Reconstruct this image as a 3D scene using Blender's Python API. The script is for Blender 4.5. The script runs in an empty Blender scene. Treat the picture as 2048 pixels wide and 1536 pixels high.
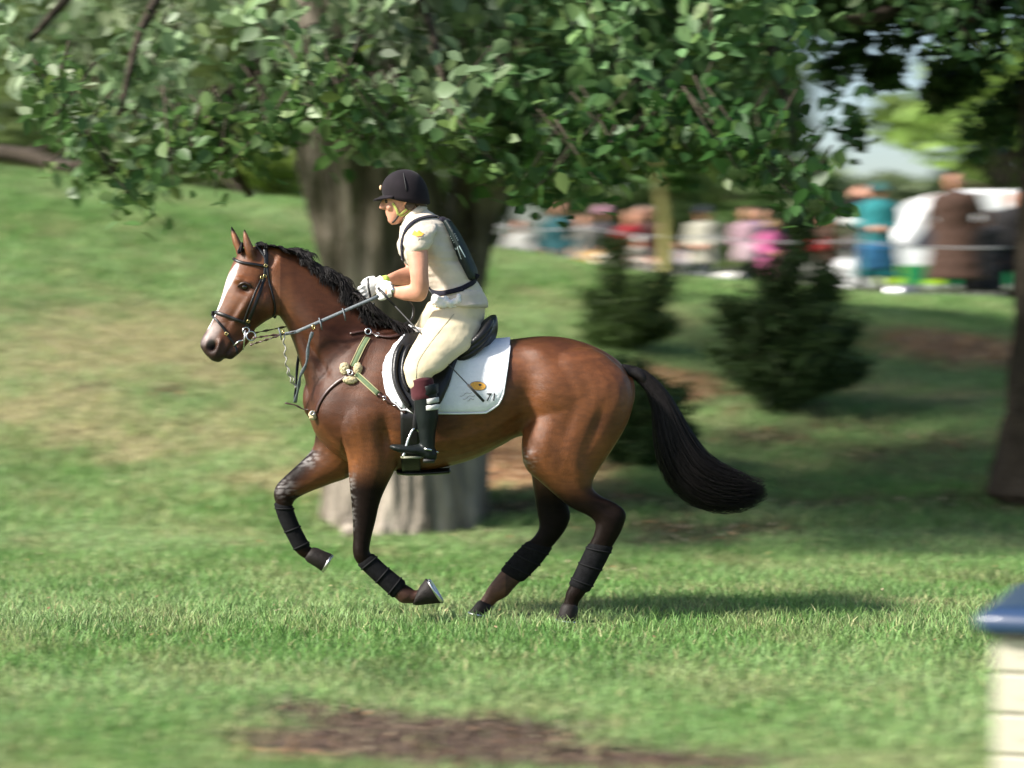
import bpy, bmesh, math, random
import numpy as np
from mathutils import Vector, Matrix, noise
from mathutils.bvhtree import BVHTree

R = math.radians
scene = bpy.context.scene
COL = scene.collection
random.seed(7)
rng = np.random.default_rng(11)

# ------------------------------------------------------------------ camera
CAMY, CAMZ, DIST = -12.0, 1.55, 12.0
FPX = 4608.0                      # focal length in pixels of the 2048 px wide photograph
TH = math.atan2(124.0, FPX)       # camera looks slightly down
CAM = Vector((0, CAMY, CAMZ))
FW = Vector((0, math.cos(TH), -math.sin(TH)))
UP = Vector((0, math.sin(TH), math.cos(TH)))
cam_data = bpy.data.cameras.new("camera")
cam = bpy.data.objects.new("camera", cam_data)
COL.objects.link(cam)
cam.location = CAM
cam.rotation_euler = (math.pi / 2 - TH, 0, 0)
cam_data.sensor_width = 36
cam_data.lens = 36 * FPX / 2048
cam_data.clip_start = 0.1
cam_data.clip_end = 3000
cam_data.dof.use_dof = True
cam_data.dof.focus_distance = 11.85
cam_data.dof.aperture_fstop = 1.6
cam_data.dof.aperture_ratio = 0.25
scene.camera = cam

# ------------------------------------------------------------------ sky, sun, exposure
SUNV = Vector((-0.72, -0.27, 0.62)).normalized()      # from the scene towards the sun
world = bpy.data.worlds.new("World")
scene.world = world
world.use_nodes = True
wn = world.node_tree
bg = wn.nodes["Background"]
sky = wn.nodes.new("ShaderNodeTexSky")
sky.sky_type = 'NISHITA'
sky.sun_disc = False
sky.sun_elevation = math.asin(SUNV.z)
sky.sun_rotation = math.atan2(SUNV.x, SUNV.y)
sky.air_density = 1.0
sky.dust_density = 2.0
sky.ozone_density = 1.0
wn.links.new(sky.outputs[0], bg.inputs[0])
bg.inputs[1].default_value = 0.088
sd = bpy.data.lights.new("sun", 'SUN')
sd.energy = 4.8
sd.angle = R(6.0)
sd.color = (1.0, 0.95, 0.87)
sun = bpy.data.objects.new("sun", sd)
COL.objects.link(sun)
sun.rotation_euler = SUNV.to_track_quat('Z', 'Y').to_euler()
scene.view_settings.view_transform = 'Standard'
scene.view_settings.look = 'None'
scene.view_settings.exposure = 1.15
scene.view_settings.gamma = 1

# ------------------------------------------------------------------ pixel <-> world
def ray(px, py):
    return FW + Vector((1, 0, 0)) * ((px - 1024) / FPX) + UP * (-(py - 768) / FPX)

def at(px, py, y=0.0):
    """point seen at a photograph pixel, standing on the vertical plane of depth y"""
    d = ray(px, py)
    return CAM + d * ((y - CAMY) / d.y)

def proj(v):
    d = Vector(v) - CAM
    t = d.dot(FW)
    return 1024 + FPX * d.x / t, 768 - FPX * d.dot(UP) / t

# ------------------------------------------------------------------ objects and tags
def tag(o, label=None, cat=None, group=None, kind=None):
    if label: o['label'] = label
    if cat: o['category'] = cat
    if group: o['group'] = group
    if kind: o['kind'] = kind
    return o

def empty(name, loc=(0, 0, 0), label=None, cat=None, group=None, rotz=0.0):
    o = bpy.data.objects.new(name, None)
    COL.objects.link(o)
    o.location = loc
    o.rotation_euler = (0, 0, rotz)
    o.empty_display_size = 0.1
    return tag(o, label, cat, group)

def link(name, me, m, parent=None, smooth=True):
    o = bpy.data.objects.new(name, me)
    COL.objects.link(o)
    if m is not None and len(me.materials) == 0:
        me.materials.append(m)
    if smooth:
        me.polygons.foreach_set("use_smooth", [True] * len(me.polygons))
    if parent is not None:
        o.parent = parent
        if parent.type == 'EMPTY' or True:
            o.matrix_parent_inverse = Matrix.Translation(parent.location).inverted() if parent.rotation_euler.z == 0 else \
                (Matrix.Translation(parent.location) @ Matrix.Rotation(parent.rotation_euler.z, 4, 'Z')).inverted()
    return o

class MB:
    """collects rings, tubes, boxes and discs, then builds ONE mesh"""
    def __init__(s):
        s.v = []; s.f = []; s.c = []
    def ring_loft(s, rings, cap=True, closed=True):
        n = len(rings[0]); b = len(s.v)
        for r in rings: s.v.extend([Vector(p) for p in r])
        for i in range(len(rings) - 1):
            for j in range(n if closed else n - 1):
                k = (j + 1) % n
                s.f.append((b + i * n + j, b + i * n + k, b + (i + 1) * n + k, b + (i + 1) * n + j))
        if cap:
            for i, rv in ((0, True), (len(rings) - 1, False)):
                c = sum((Vector(p) for p in rings[i]), Vector()) / n
                s.v.append(c); ci = len(s.v) - 1
                for j in range(n):
                    k = (j + 1) % n
                    a, bb = b + i * n + j, b + i * n + k
                    s.f.append((ci, bb, a) if rv else (ci, a, bb))
        return s
    def tube(s, pts, rad, n=8, flat=1.0, nrm=None, cap=True):
        pts = [Vector(p) for p in pts]
        if not hasattr(rad, '__len__'): rad = [rad] * len(pts)
        rings = []; last = None
        for i, p in enumerate(pts):
            t = (pts[min(i + 1, len(pts) - 1)] - pts[max(i - 1, 0)])
            if t.length < 1e-9: t = Vector((0, 0, 1))
            t.normalize()
            if nrm is not None:
                u = Vector(nrm[i] if hasattr(nrm[0], '__len__') else nrm)
                u = u - t * u.dot(t)
            elif last is None:
                u = Vector((0, 1, 0)) - t * t.y
                if u.length < .2: u = Vector((1, 0, 0)) - t * t.x
            else:
                u = last - t * last.dot(t)
            if u.length < 1e-6: u = t.orthogonal()
            u.normalize(); last = u; w = t.cross(u)
            rings.append([p + u * (rad[i] * flat * math.cos(a)) + w * (rad[i] * math.sin(a)) for a in (2 * math.pi * (k + .5) / n for k in range(n))])
        return s.ring_loft(rings, cap)
    def strap(s, pts, width, thick, nrms):
        """flat band along pts; nrms is the outward normal at each point"""
        pts = [Vector(p) for p in pts]; rings = []
        if not hasattr(width, '__len__'): width = [width] * len(pts)
        for i, p in enumerate(pts):
            t = (pts[min(i + 1, len(pts) - 1)] - pts[max(i - 1, 0)]).normalized()
            u = Vector(nrms[i]); u = (u - t * u.dot(t)).normalized(); w = t.cross(u)
            a, b = w * width[i] * .5, u * thick * .5
            rings.append([p - a * .8 - b, p - a, p - a * .8 + b, p + a * .8 + b, p + a, p + a * .8 - b])
        return s.ring_loft(rings)
    def ell(s, c, r, rot=None, nu=16, nv=10):
        c = Vector(c); rings = []
        for i in range(1, nv):
            ph = math.pi * i / nv
            ring = []
            for j in range(nu):
                a = 2 * math.pi * j / nu
                p = Vector((r[0] * math.sin(ph) * math.cos(a), r[1] * math.sin(ph) * math.sin(a), r[2] * math.cos(ph)))
                ring.append(c + (rot @ p if rot is not None else p))
            rings.append(ring)
        return s.ring_loft(rings)
    def box(s, c, h, rot=None, bev=0.0):
        """box with chamfered long edges (c centre, h half sizes)"""
        c = Vector(c); b = min(bev, *(x * .9 for x in h)); rings = []
        for z, k in ((-h[2], b), (-h[2] + b, 0), (h[2] - b, 0), (h[2], b)):
            x, y = h[0] - k, h[1] - k
            ring = [(-x + b, -y), (x - b, -y), (x, -y + b), (x, y - b), (x - b, y), (-x + b, y), (-x, y - b), (-x, -y + b)] if b > 0 else [(-x, -y), (x, -y), (x, y), (-x, y)]
            ring = [Vector((p[0], p[1], z)) for p in ring]
            rings.append([c + (rot @ p if rot is not None else p) for p in ring])
            if b == 0 and z > 0: pass
        if b == 0: rings = [rings[0], rings[-1]]
        return s.ring_loft(rings)
    def mesh(s, name):
        me = bpy.data.meshes.new(name)
        me.from_pydata([tuple(p) for p in s.v], [], s.f)
        me.update()
        return me
    def build(s, name, m, parent=None, smooth=True):
        return link(name, s.mesh(name), m, parent, smooth)

def cr(rows, sub):
    """Catmull-Rom through rows of numbers"""
    P = np.array(rows, float); out = []
    n = len(P)
    for i in range(n - 1):
        p0, p1, p2, p3 = P[max(i - 1, 0)], P[i], P[i + 1], P[min(i + 2, n - 1)]
        for k in range(sub):
            t = k / sub
            out.append(.5 * ((2 * p1) + (-p0 + p2) * t + (2 * p0 - 5 * p1 + 4 * p2 - p3) * t * t + (-p0 + 3 * p1 - 3 * p2 + p3) * t ** 3))
    out.append(P[-1])
    return out

def trace(mb, secs, n=24, sub=4):
    """solid through outline pairs: each row is (ax, ay, bx, by, depth y, half width, egg)"""
    secs = [tuple(s) + (0.0,) * (7 - len(s)) for s in secs]
    rings = []
    for ax, ay, bx, by, y, hw, egg in cr(secs, sub):
        A, B = at(ax, ay, y), at(bx, by, y)
        c, e = (A + B) / 2, (A - B) / 2
        rings.append([c + e * math.cos(t) + Vector((0, hw * math.sin(t) * (1 - egg * math.cos(t)), 0)) for t in (2 * math.pi * k / n for k in range(n))])
    def shrink(r, nxt, k, d):
        c = sum(r, Vector()) / n; c2 = sum(nxt, Vector()) / n
        t = (c - c2).normalized() * d * (r[0] - c).length
        return [c + (p - c) * k + t for p in r]
    a1 = shrink(rings[0], rings[1], .75, .28); a2 = shrink(rings[0], rings[1], .35, .4)
    b1 = shrink(rings[-1], rings[-2], .75, .28); b2 = shrink(rings[-1], rings[-2], .35, .4)
    mb.ring_loft([a2, a1] + rings + [b1, b2])

def remesh(mb, voxel, smooth=3, fac=.5, name="body"):
    me = mb.mesh(name)
    o = bpy.data.objects.new("tmp", me); COL.objects.link(o)
    m = o.modifiers.new("r", 'REMESH'); m.mode = 'VOXEL'; m.voxel_size = voxel; m.use_smooth_shade = True
    if smooth:
        m2 = o.modifiers.new("s", 'SMOOTH'); m2.factor = fac; m2.iterations = smooth
    dg = bpy.context.evaluated_depsgraph_get(); dg.update()
    out = bpy.data.meshes.new_from_object(o.evaluated_get(dg))
    bpy.data.objects.remove(o); bpy.data.meshes.remove(me)
    out.name = name
    return out

def coords(me):
    a = np.empty(len(me.vertices) * 3); me.vertices.foreach_get("co", a); return a.reshape(-1, 3)
def normals(me):
    a = np.empty(len(me.vertices) * 3); me.vertices.foreach_get("normal", a); return a.reshape(-1, 3)
def setco(me, a):
    me.vertices.foreach_set("co", a.ravel()); me.update()
def setcol(me, rgb):
    ca = me.color_attributes.new("Col", 'FLOAT_COLOR', 'POINT')
    d = np.ones((len(me.vertices), 4)); d[:, :3] = rgb
    ca.data.foreach_set("color", d.ravel())
def pproj(a):
    d = a - np.array(CAM); t = d @ np.array(FW)
    return 1024 + FPX * d[:, 0] / t, 768 - FPX * (d @ np.array(UP)) / t
def sstep(x, a, b):
    t = np.clip((x - a) / (b - a), 0, 1); return t * t * (3 - 2 * t)
def seg_dist(X, Y, pts):
    best = np.full(X.shape, 1e9)
    for (x0, y0), (x1, y1) in zip(pts[:-1], pts[1:]):
        dx, dy = x1 - x0, y1 - y0
        t = np.clip(((X - x0) * dx + (Y - y0) * dy) / (dx * dx + dy * dy + 1e-9), 0, 1)
        best = np.minimum(best, np.hypot(X - x0 - t * dx, Y - y0 - t * dy))
    return best
def bvh_of(me):
    return BVHTree.FromPolygons([tuple(v.co) for v in me.vertices], [tuple(p.vertices) for p in me.polygons])
def hit(bvh, px, py, off=0.0, fb=0.0):
    """where the sight line of a pixel meets a surface, lifted by off"""
    d = ray(px, py).normalized()
    loc, nrm, i, dist = bvh.ray_cast(CAM, d)
    if loc is None: return at(px, py, fb), Vector((0, -1, 0))
    if nrm.dot(d) > 0: nrm = -nrm
    return loc + nrm * off, nrm

# ------------------------------------------------------------------ materials
def mat(name, col, rough=.6, var=.2, scale=12.0, bump=0.0, bscale=80.0, attr=False, metal=0.0, spec=.5, trans=0.0,
        stretch=(1, 1, 1), col2=None, sheen=0.0, coat=0.0, spec_dark=None):
    m = bpy.data.materials.new(name); m.use_nodes = True
    nt = m.node_tree; N = nt.nodes; L = nt.links
    p = N["Principled BSDF"]
    p.inputs["Roughness"].default_value = rough
    p.inputs["Metallic"].default_value = metal
    p.inputs["Specular IOR Level"].default_value = spec
    if sheen: p.inputs["Sheen Weight"].default_value = sheen
    if coat: p.inputs["Coat Weight"].default_value = coat; p.inputs["Coat Roughness"].default_value = .25
    tc = N.new("ShaderNodeTexCoord"); mp = N.new("ShaderNodeMapping"); mp.inputs[3].default_value = stretch
    L.new(tc.outputs["Object"], mp.inputs[0])
    no = N.new("ShaderNodeTexNoise"); no.inputs["Scale"].default_value = scale; no.inputs["Detail"].default_value = 5
    L.new(mp.outputs[0], no.inputs["Vector"])
    mr = N.new("ShaderNodeMapRange"); mr.inputs[1].default_value = .3; mr.inputs[2].default_value = .7
    mr.inputs[3].default_value = 1 - var; mr.inputs[4].default_value = 1 + var
    L.new(no.outputs[0], mr.inputs[0])
    mx = N.new("ShaderNodeMix"); mx.data_type = 'RGBA'; mx.blend_type = 'MULTIPLY'; mx.inputs[0].default_value = 1
    if attr:
        at_ = N.new("ShaderNodeAttribute"); at_.attribute_name = "Col"; L.new(at_.outputs["Color"], mx.inputs[6])
    elif col2 is not None:
        m2 = N.new("ShaderNodeMix"); m2.data_type = 'RGBA'
        n2 = N.new("ShaderNodeTexNoise"); n2.inputs["Scale"].default_value = scale * .37; n2.inputs["Detail"].default_value = 6
        L.new(mp.outputs[0], n2.inputs["Vector"])
        r2 = N.new("ShaderNodeMapRange"); r2.inputs[1].default_value = .42; r2.inputs[2].default_value = .6
        L.new(n2.outputs[0], r2.inputs[0]); L.new(r2.outputs[0], m2.inputs[0])
        m2.inputs[6].default_value = (*col, 1); m2.inputs[7].default_value = (*col2, 1)
        L.new(m2.outputs[2], mx.inputs[6])
    else:
        mx.inputs[6].default_value = (*col, 1)
    L.new(mr.outputs[0], mx.inputs[7])
    L.new(mx.outputs[2], p.inputs["Base Color"])
    if bump:
        nb = N.new("ShaderNodeTexNoise"); nb.inputs["Scale"].default_value = bscale; nb.inputs["Detail"].default_value = 4
        L.new(mp.outputs[0], nb.inputs["Vector"])
        b = N.new("ShaderNodeBump"); b.inputs["Strength"].default_value = 1.0; b.inputs["Distance"].default_value = bump
        L.new(nb.outputs[0], b.inputs["Height"]); L.new(b.outputs[0], p.inputs["Normal"])
    if attr and spec_dark is not None:
        sp = N.new("ShaderNodeMapRange"); sp.inputs[1].default_value = .004; sp.inputs[2].default_value = .05; sp.inputs[3].default_value = spec_dark; sp.inputs[4].default_value = spec
        L.new(at_.outputs["Fac"], sp.inputs[0]); L.new(sp.outputs[0], p.inputs["Specular IOR Level"])
    if trans:
        out = N["Material Output"]; tr = N.new("ShaderNodeBsdfTranslucent"); ms = N.new("ShaderNodeMixShader")
        L.new(mx.outputs[2], tr.inputs[0]); ms.inputs[0].default_value = trans
        L.new(p.outputs[0], ms.inputs[1]); L.new(tr.outputs[0], ms.inputs[2]); L.new(ms.outputs[0], out.inputs[0])
    return m
# ================================================================== the ground
CX = [-40, -16, -10, -6.7, -2.8, -.3, 1.8, 4.4, 6.35, 12, 40]
CZ = [3.2, 3.4, 3.5, 3.5, 3.02, 2.40, 2.12, 1.84, 1.72, 1.6, 1.5]
def hgt(x, y):
    zc = np.interp(x, CX, CZ)
    t = np.clip((y - 3.6) / 13.2, 0, 1)
    s = t * t * (3 - 2 * t)
    z = zc * (.72 * s + .28 * t)
    und = .035 * np.sin(x * .9 + 1.3 * y) * np.clip(t * 4, 0, 1) + .02 * np.sin(x * 2.3 - y * 1.1) * np.clip(t * 4, 0, 1) + .012 * np.sin(x * 1.7 + y * .8) * np.clip(-(y + 1) / 2, 0, 1)
    und += .10 * np.exp(-((x - 5) / 2) ** 2 - ((y - 9) / 1.5) ** 2) - .10 * np.exp(-((x + 3.5) / 2.) ** 2 - ((y - 7) / 1.2) ** 2)
    far_ = np.clip((y - 18) / 200, 0, 1)
    z = z - np.clip((y - 18.6) / 1.6, 0, 1) * np.interp(x, [-1.5, 1.9, 3.0, 4.2], [.5, .5, .25, 0.0]) * (y < 60)
    return z + und * (1 - far_) - .08 * np.clip((y - 19) / 4, 0, 1)
def H(x, y): return float(hgt(np.array(x), np.array(y)))
def ground_at(px, py):
    d = ray(px, py)
    for k in range(1, 2000):
        p = CAM + d * (6 + k * .03)
        if p.z < H(p.x, p.y): return p
    return CAM + d * 40

PATCH = []   # worn and dry places: x, y, rx, ry, kind (0 straw, 1 bare earth, 2 fallen leaves)
for px, py, rx, ry, k, s in [(250, 700, 2.0, 1.6, 0, .95), (90, 830, 1.6, 1.2, 0, .9), (330, 880, 1.4, .8, 0, .85), (150, 1000, 1.0, .5, 0, .5), (330, 790, .4, .3, 1, .7), (200, 770, .3, .2, 1, .6), (450, 850, .8, .7, 0, .75), (600, 700, .8, 1.0, 0, .8), (620, 960, .9, .6, 0, .9), (420, 620, .9, .8, 0, .4),
                             (1010, 930, .9, 1.0, 2, 1.2), (1080, 960, .8, .8, 0, 1.0), (1040, 1020, .9, .5, 1, .7), (1300, 1010, 1.0, .5, 1, .6), (1330, 1085, .7, .35, 1, .6), (1020, 620, 1.4, 1.0, 0, .5), (1330, 770, .6, .9, 2, .8), (1400, 800, .5, .5, 1, .6), (1930, 700, 1.0, .8, 2, 1.3), (1850, 690, .6, .5, 2, .9), (1750, 780, .9, .7, 0, .7), (1690, 850, .9, .7, 1, .5), (1900, 800, .8, .7, 0, .8),
                             (1350, 640, .7, .8, 0, .7), (1100, 600, .7, .8, 0, .5), (1650, 1010, 1.2, .5, 1, .7), (1400, 1060, 1.2, .4, 1, .7), (1850, 900, 1.2, .6, 1, .7), (1600, 940, 1.0, .5, 0, .6), (1950, 1010, 1.0, .5, 1, .6), (1500, 880, .8, .5, 1, .7), (1230, 1140, .4, .15, 1, .5), (1070, 1160, .3, .12, 1, .6), (1450, 1180, .7, .14, 0, .6), (1830, 1205, .4, .16, 0, .8),
                             (590, 1408, .14, .11, 1, 1.7), (670, 1432, .32, .18, 1, 1.5), (820, 1448, .4, .16, 1, 1.4), (980, 1440, .15, .1, 1, 1.3), (800, 1480, .6, .26, 1, 2.0), (930, 1505, .65, .26, 1, 1.9), (1030, 1458, .32, .18, 1, 1.7), (1150, 1525, .8, .2, 1, 1.7), (600, 1465, .45, .13, 0, 1.2), (1250, 1530, .5, .08, 1, 1.0), (560, 1500, .25, .06, 2, .9), (640, 1515, .4, .05, 2, .8), (420, 1400, .15, .06, 1, .6), (100, 1310, .3, .08, 0, .6), (1700, 1330, .5, .07, 0, .3), (760, 1110, .35, .3, 0, .5)]:
    p = ground_at(px, py); PATCH.append((p.x, p.y, rx, ry, k, s))
NA = rng.uniform(0, 6.28, 60); NF = rng.uniform(.4, 7, 60); NT = rng.uniform(0, 6.28, 60)
def nz2(x, y, f=1.0, seed=0):
    v = 0
    for i in range(seed * 12, seed * 12 + 12):
        v = v + np.sin((x * math.cos(NT[i]) + y * math.sin(NT[i])) * NF[i] * f + NA[i])
    return v / 12 ** .5 / 1.2
def turf(x, y):
    """straw, bare earth and fallen leaf amounts at a place"""
    o = [np.zeros_like(x) for _ in range(3)]
    w = nz2(x, y, 1.6, 0) * .5 + nz2(x, y, 4.5, 1) * .45
    for a, b, rx, ry, k, s in PATCH:
        g = s * np.exp(-((x - a) / rx) ** 2 - ((y - b) / ry) ** 2)
        o[k] = np.maximum(o[k], g)
    out = [np.clip((g + .32 * w * (g > .08) - .3) * 1.8, 0, 1) for g in o]
    return out
C_G1, C_G2, C_G3 = np.array([.135, .275, .072]), np.array([.25, .38, .15]), np.array([.075, .165, .04])
C_STRAW, C_EARTH, C_LEAF = np.array([.36, .36, .18]), np.array([.13, .10, .07]), np.array([.52, .34, .18])
def turf_col(x, y, jitter=0.0):
    n1 = nz2(x, y, .55, 2)[:, None]; n2 = nz2(x, y, 2.2, 3)[:, None]
    a = np.clip(.5 + .45 * n1 + .2 * n2, 0, 1)
    c = C_G1 * (1 - a) + C_G2 * a
    b = np.clip(-.35 + .6 * nz2(x, y, 1.1, 1)[:, None], 0, .8); c = c * (1 - b) + C_G3 * b
    st = np.clip(.05 + .35 * nz2(x, y, 3.1, 4)[:, None], 0, .45); c = c * (1 - st) + C_STRAW * st * .9
    s, e, l = turf(x, y)
    for w, k in ((s, C_STRAW), (e, C_EARTH), (l, C_LEAF)): c = c * (1 - w[:, None]) + k * w[:, None]
    return c, s, e, l

def axis(lo, a, b, hi, fine, grow=1.25):
    v = list(np.arange(a, b + 1e-6, fine)); s = fine
    while v[-1] < hi: s *= grow; v.append(v[-1] + s)
    s = fine
    while v[0] > lo: s *= grow; v.insert(0, v[0] - s)
    return np.array(v)
gx, gy = axis(-700, -8, 10, 700, .07), axis(-60, -5, 20, 1500, .08)
GX, GY = np.meshgrid(gx, gy); GZ = hgt(GX, GY); xf, yf = GX.ravel(), GY.ravel()
gcol, gs_, ge_, gl_ = turf_col(xf, yf)
GZr = GZ.ravel() - .02 * ge_ + ge_ * .02 * nz2(xf, yf, 9, 0) * (yf < 6)
gme = bpy.data.meshes.new("ground"); ny, nx = GX.shape
idx = np.arange(nx * ny).reshape(ny, nx)
quads = np.stack([idx[:-1, :-1], idx[:-1, 1:], idx[1:, 1:], idx[1:, :-1]], -1).reshape(-1, 4)
def fast_mesh(me, co, faces):
    n, k = faces.shape
    me.vertices.add(len(co)); me.vertices.foreach_set("co", np.ascontiguousarray(co, dtype=np.float32).ravel())
    me.loops.add(n * k); me.loops.foreach_set("vertex_index", faces.ravel().astype(np.int32))
    me.polygons.add(n); me.polygons.foreach_set("loop_start", (np.arange(n) * k).astype(np.int32))
    me.update(calc_edges=True); me.validate()
fast_mesh(gme, np.stack([xf, yf, GZr], -1), quads)
setcol(gme, gcol * np.array([.62, .55, .6]))
ground_m = mat("turf_soil", (.1, .1, .05), rough=.95, var=.35, scale=9, bump=.03, bscale=30, attr=True, spec=.15)
g_o = link("ground", gme, ground_m); tag(g_o, kind="structure")

# grass: every blade is a bent strip, denser near the horse
def blades(n, x0, x1, y0, y1, h, w):
    y = rng.uniform(y0, y1, n); half = (y + 12) * .235 + .5
    x = rng.uniform(-1, 1, n) * half
    c, s, e, l = turf_col(x, y)
    keep = rng.random(n) > np.clip(e * .72 + l * .6, 0, .97)
    x, y, c, s, l = x[keep], y[keep], c[keep], s[keep], l[keep]; n = len(x)
    z = hgt(x, y) - .005
    hh = h * rng.uniform(.45, 1.25, n) * (1 - .3 * s); ww = w * rng.uniform(.6, 1.3, n)
    a = rng.uniform(0, 2 * np.pi, n); lean = rng.uniform(.15, 1.0, n) * hh; la = rng.uniform(0, 2 * np.pi, n)
    dx, dy = np.cos(a) * ww / 2, np.sin(a) * ww / 2; lx, ly = np.cos(la) * lean, np.sin(la) * lean
    p = [np.stack([x - dx, y - dy, z], -1), np.stack([x + dx, y + dy, z], -1),
         np.stack([x + dx * .8 + lx * .35, y + dy * .8 + ly * .35, z + hh * .6], -1), np.stack([x - dx * .8 + lx * .35, y - dy * .8 + ly * .35, z + hh * .6], -1),
         np.stack([x + lx + dx * .15, y + ly + dy * .15, z + hh * .95], -1), np.stack([x + lx - dx * .15, y + ly - dy * .15, z + hh * .95], -1)]
    co = np.stack(p, 1).reshape(-1, 3)
    b = (np.arange(n) * 6)[:, None]
    f = np.concatenate([b + np.array([0, 1, 2, 3]), b + np.array([3, 2, 4, 5])])
    dead = (rng.random(n) < .07)[:, None]
    c = np.where(dead, C_STRAW * 1.1, c) * rng.uniform(.65, 1.4, (n, 1)) * np.array([1, 1, 1]) + rng.uniform(-.01, .02, (n, 1)) * np.array([1, .3, 0])
    return co, f, np.repeat(np.clip(c, .005, 1), 6, 0)
sets = [blades(115000, 0, 0, -5.2, 4.5, .055, .007), blades(75000, 0, 0, 4.5, 11, .085, .011), blades(70000, 0, 0, 11, 19.5, .10, .016)]
co = []; fs = []; cs = []; off = 0
for a, b, c in sets: co.append(a); fs.append(b + off); cs.append(c); off += len(a)
grme = bpy.data.meshes.new("grass"); fast_mesh(grme, np.concatenate(co), np.concatenate(fs)); setcol(grme, np.concatenate(cs))
grass_m = mat("grass_blades", (.1, .2, .05), rough=.55, var=.12, scale=3, attr=True, spec=.3, trans=.4)
gr = link("grass", grme, grass_m, None, False); tag(gr, kind="stuff")
# fallen leaves and clods
def litter(n, kinds, size, cols, name, m_):
    V = []; Fc = []; Cc = []; cnt = 0
    while cnt < n:
        y = rng.uniform(-5, 19, 4000); x = rng.uniform(-1, 1, 4000) * ((y + 12) * .235 + .5)
        tf = turf(x, y); w = sum(tf[k] for k in kinds) + .01
        kp = rng.random(4000) < w * .5 * np.where(y < -1, .10, 1)
        for X_, Y_ in zip(x[kp], y[kp]):
            s = size * rng.uniform(.5, 1.5) * (1 + max(0, Y_) * .06); a = rng.uniform(0, 6.28); t = rng.uniform(-.6, .6)
            z = H(X_, Y_) + .012 + s * .2; b = len(V); col = cols[int(rng.integers(len(cols)))] * rng.uniform(.6, 1.3) * (.45 if Y_ < -1 else 1)
            for (u, v) in ((-1, 0), (-.2, -.6), (1, 0), (-.2, .6)):
                V.append((X_ + s * (u * math.cos(a) - v * math.sin(a)), Y_ + s * (u * math.sin(a) + v * math.cos(a)), z + s * t * u)); Cc.append(col)
            Fc.append((b, b + 1, b + 2, b + 3)); cnt += 1
    me = bpy.data.meshes.new(name); fast_mesh(me, np.array(V), np.array(Fc)); setcol(me, np.array(Cc))
    o = link(name, me, m_, None, False); tag(o, kind="stuff")
litter(6000, (1, 2), .015, [np.array([.36, .2, .09]), np.array([.45, .33, .18]), np.array([.2, .1, .05]), np.array([.5, .4, .26])], "fallen_leaves", mat("dead_leaf", (.3, .2, .1), rough=.8, attr=True))

# ================================================================== trees
bark_m = mat("bark", (.27, .235, .195), col2=(.10, .085, .065), rough=.95, var=.5, scale=9, bump=.06, bscale=22, stretch=(1, 1, .2), spec=.15)
bark2_m = mat("mossy_bark", (.26, .25, .09), col2=(.13, .12, .05), rough=.95, var=.35, scale=7, bump=.02, bscale=18, stretch=(1, 1, .3), spec=.2)
darkbark_m = mat("dark_bark", (.05, .04, .03), rough=.95, var=.35, scale=7, bump=.03, bscale=18, spec=.2)
def leaf_mat(name, rough=.42, trans=.3, spec=.5):
    return mat(name, (.1, .2, .05), rough=rough, var=.10, scale=2, attr=True, spec=spec, trans=trans)
leafm = leaf_mat("lime_leaf", .5, .42, .45); leafm_far = leaf_mat("far_leaf", .6, .3, .3)
LEAF = np.array([[0, -1, 0], [.55, -.55, .10], [.62, .15, .12], [0, 1.05, -.06], [-.62, .15, .12], [-.55, -.55, .10]])
def leaves(cent, size, cols, droop=.5, name="foliage", m=None, parent=None, shape=LEAF, flat=0.6):
    """one mesh of many bent leaves (cent: n x 3)"""
    n = len(cent); k = len(shape)
    # random orientation, biased so that the blades hang and face up and outward
    tilt = rng.normal(0, flat, n); yaw = rng.uniform(0, 2 * np.pi, n); roll = rng.normal(droop, .45, n)
    P = shape[None] * size[:, None, None]
    c, s = np.cos(roll)[:, None], np.sin(roll)[:, None]
    x, y, z = P[..., 0], P[..., 1] * c + P[..., 2] * s, -P[..., 1] * s + P[..., 2] * c
    c, s = np.cos(tilt)[:, None], np.sin(tilt)[:, None]; x, z = x * c + z * s, -x * s + z * c
    c, s = np.cos(yaw)[:, None], np.sin(yaw)[:, None]; x, y = x * c - y * s, x * s + y * c
    co = np.stack([x, y, z], -1) + cent[:, None]
    b = (np.arange(n) * k)[:, None]
    f = np.concatenate([b + np.array([0, 1, 2, 3]), b + np.array([0, 3, 4, 5])])
    me = bpy.data.meshes.new(name); fast_mesh(me, co.reshape(-1, 3), f); setcol(me, np.repeat(cols, k, 0))
    return link(name, me, m, parent, False)
def shades(n, base, var=.35, yellow=.25):
    c = np.array(base)[None] * rng.uniform(1 - var, 1 + var, (n, 1)); y = rng.random((n, 1)) ** 3 * yellow
    return c * (1 - y) + np.array([.26, .30, .06]) * y

def barky(me, amp=.03, f=5, vs=.25):
    P = coords(me); N_ = normals(me)
    d = np.array([noise.noise(Vector((p[0] * f, p[1] * f, p[2] * f * vs))) + .5 * noise.noise(Vector((p[0] * f * 3, p[1] * f * 3, p[2] * f * vs * 2))) for p in P])
    P += N_ * (d * amp)[:, None]; setco(me, P); return me

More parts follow.
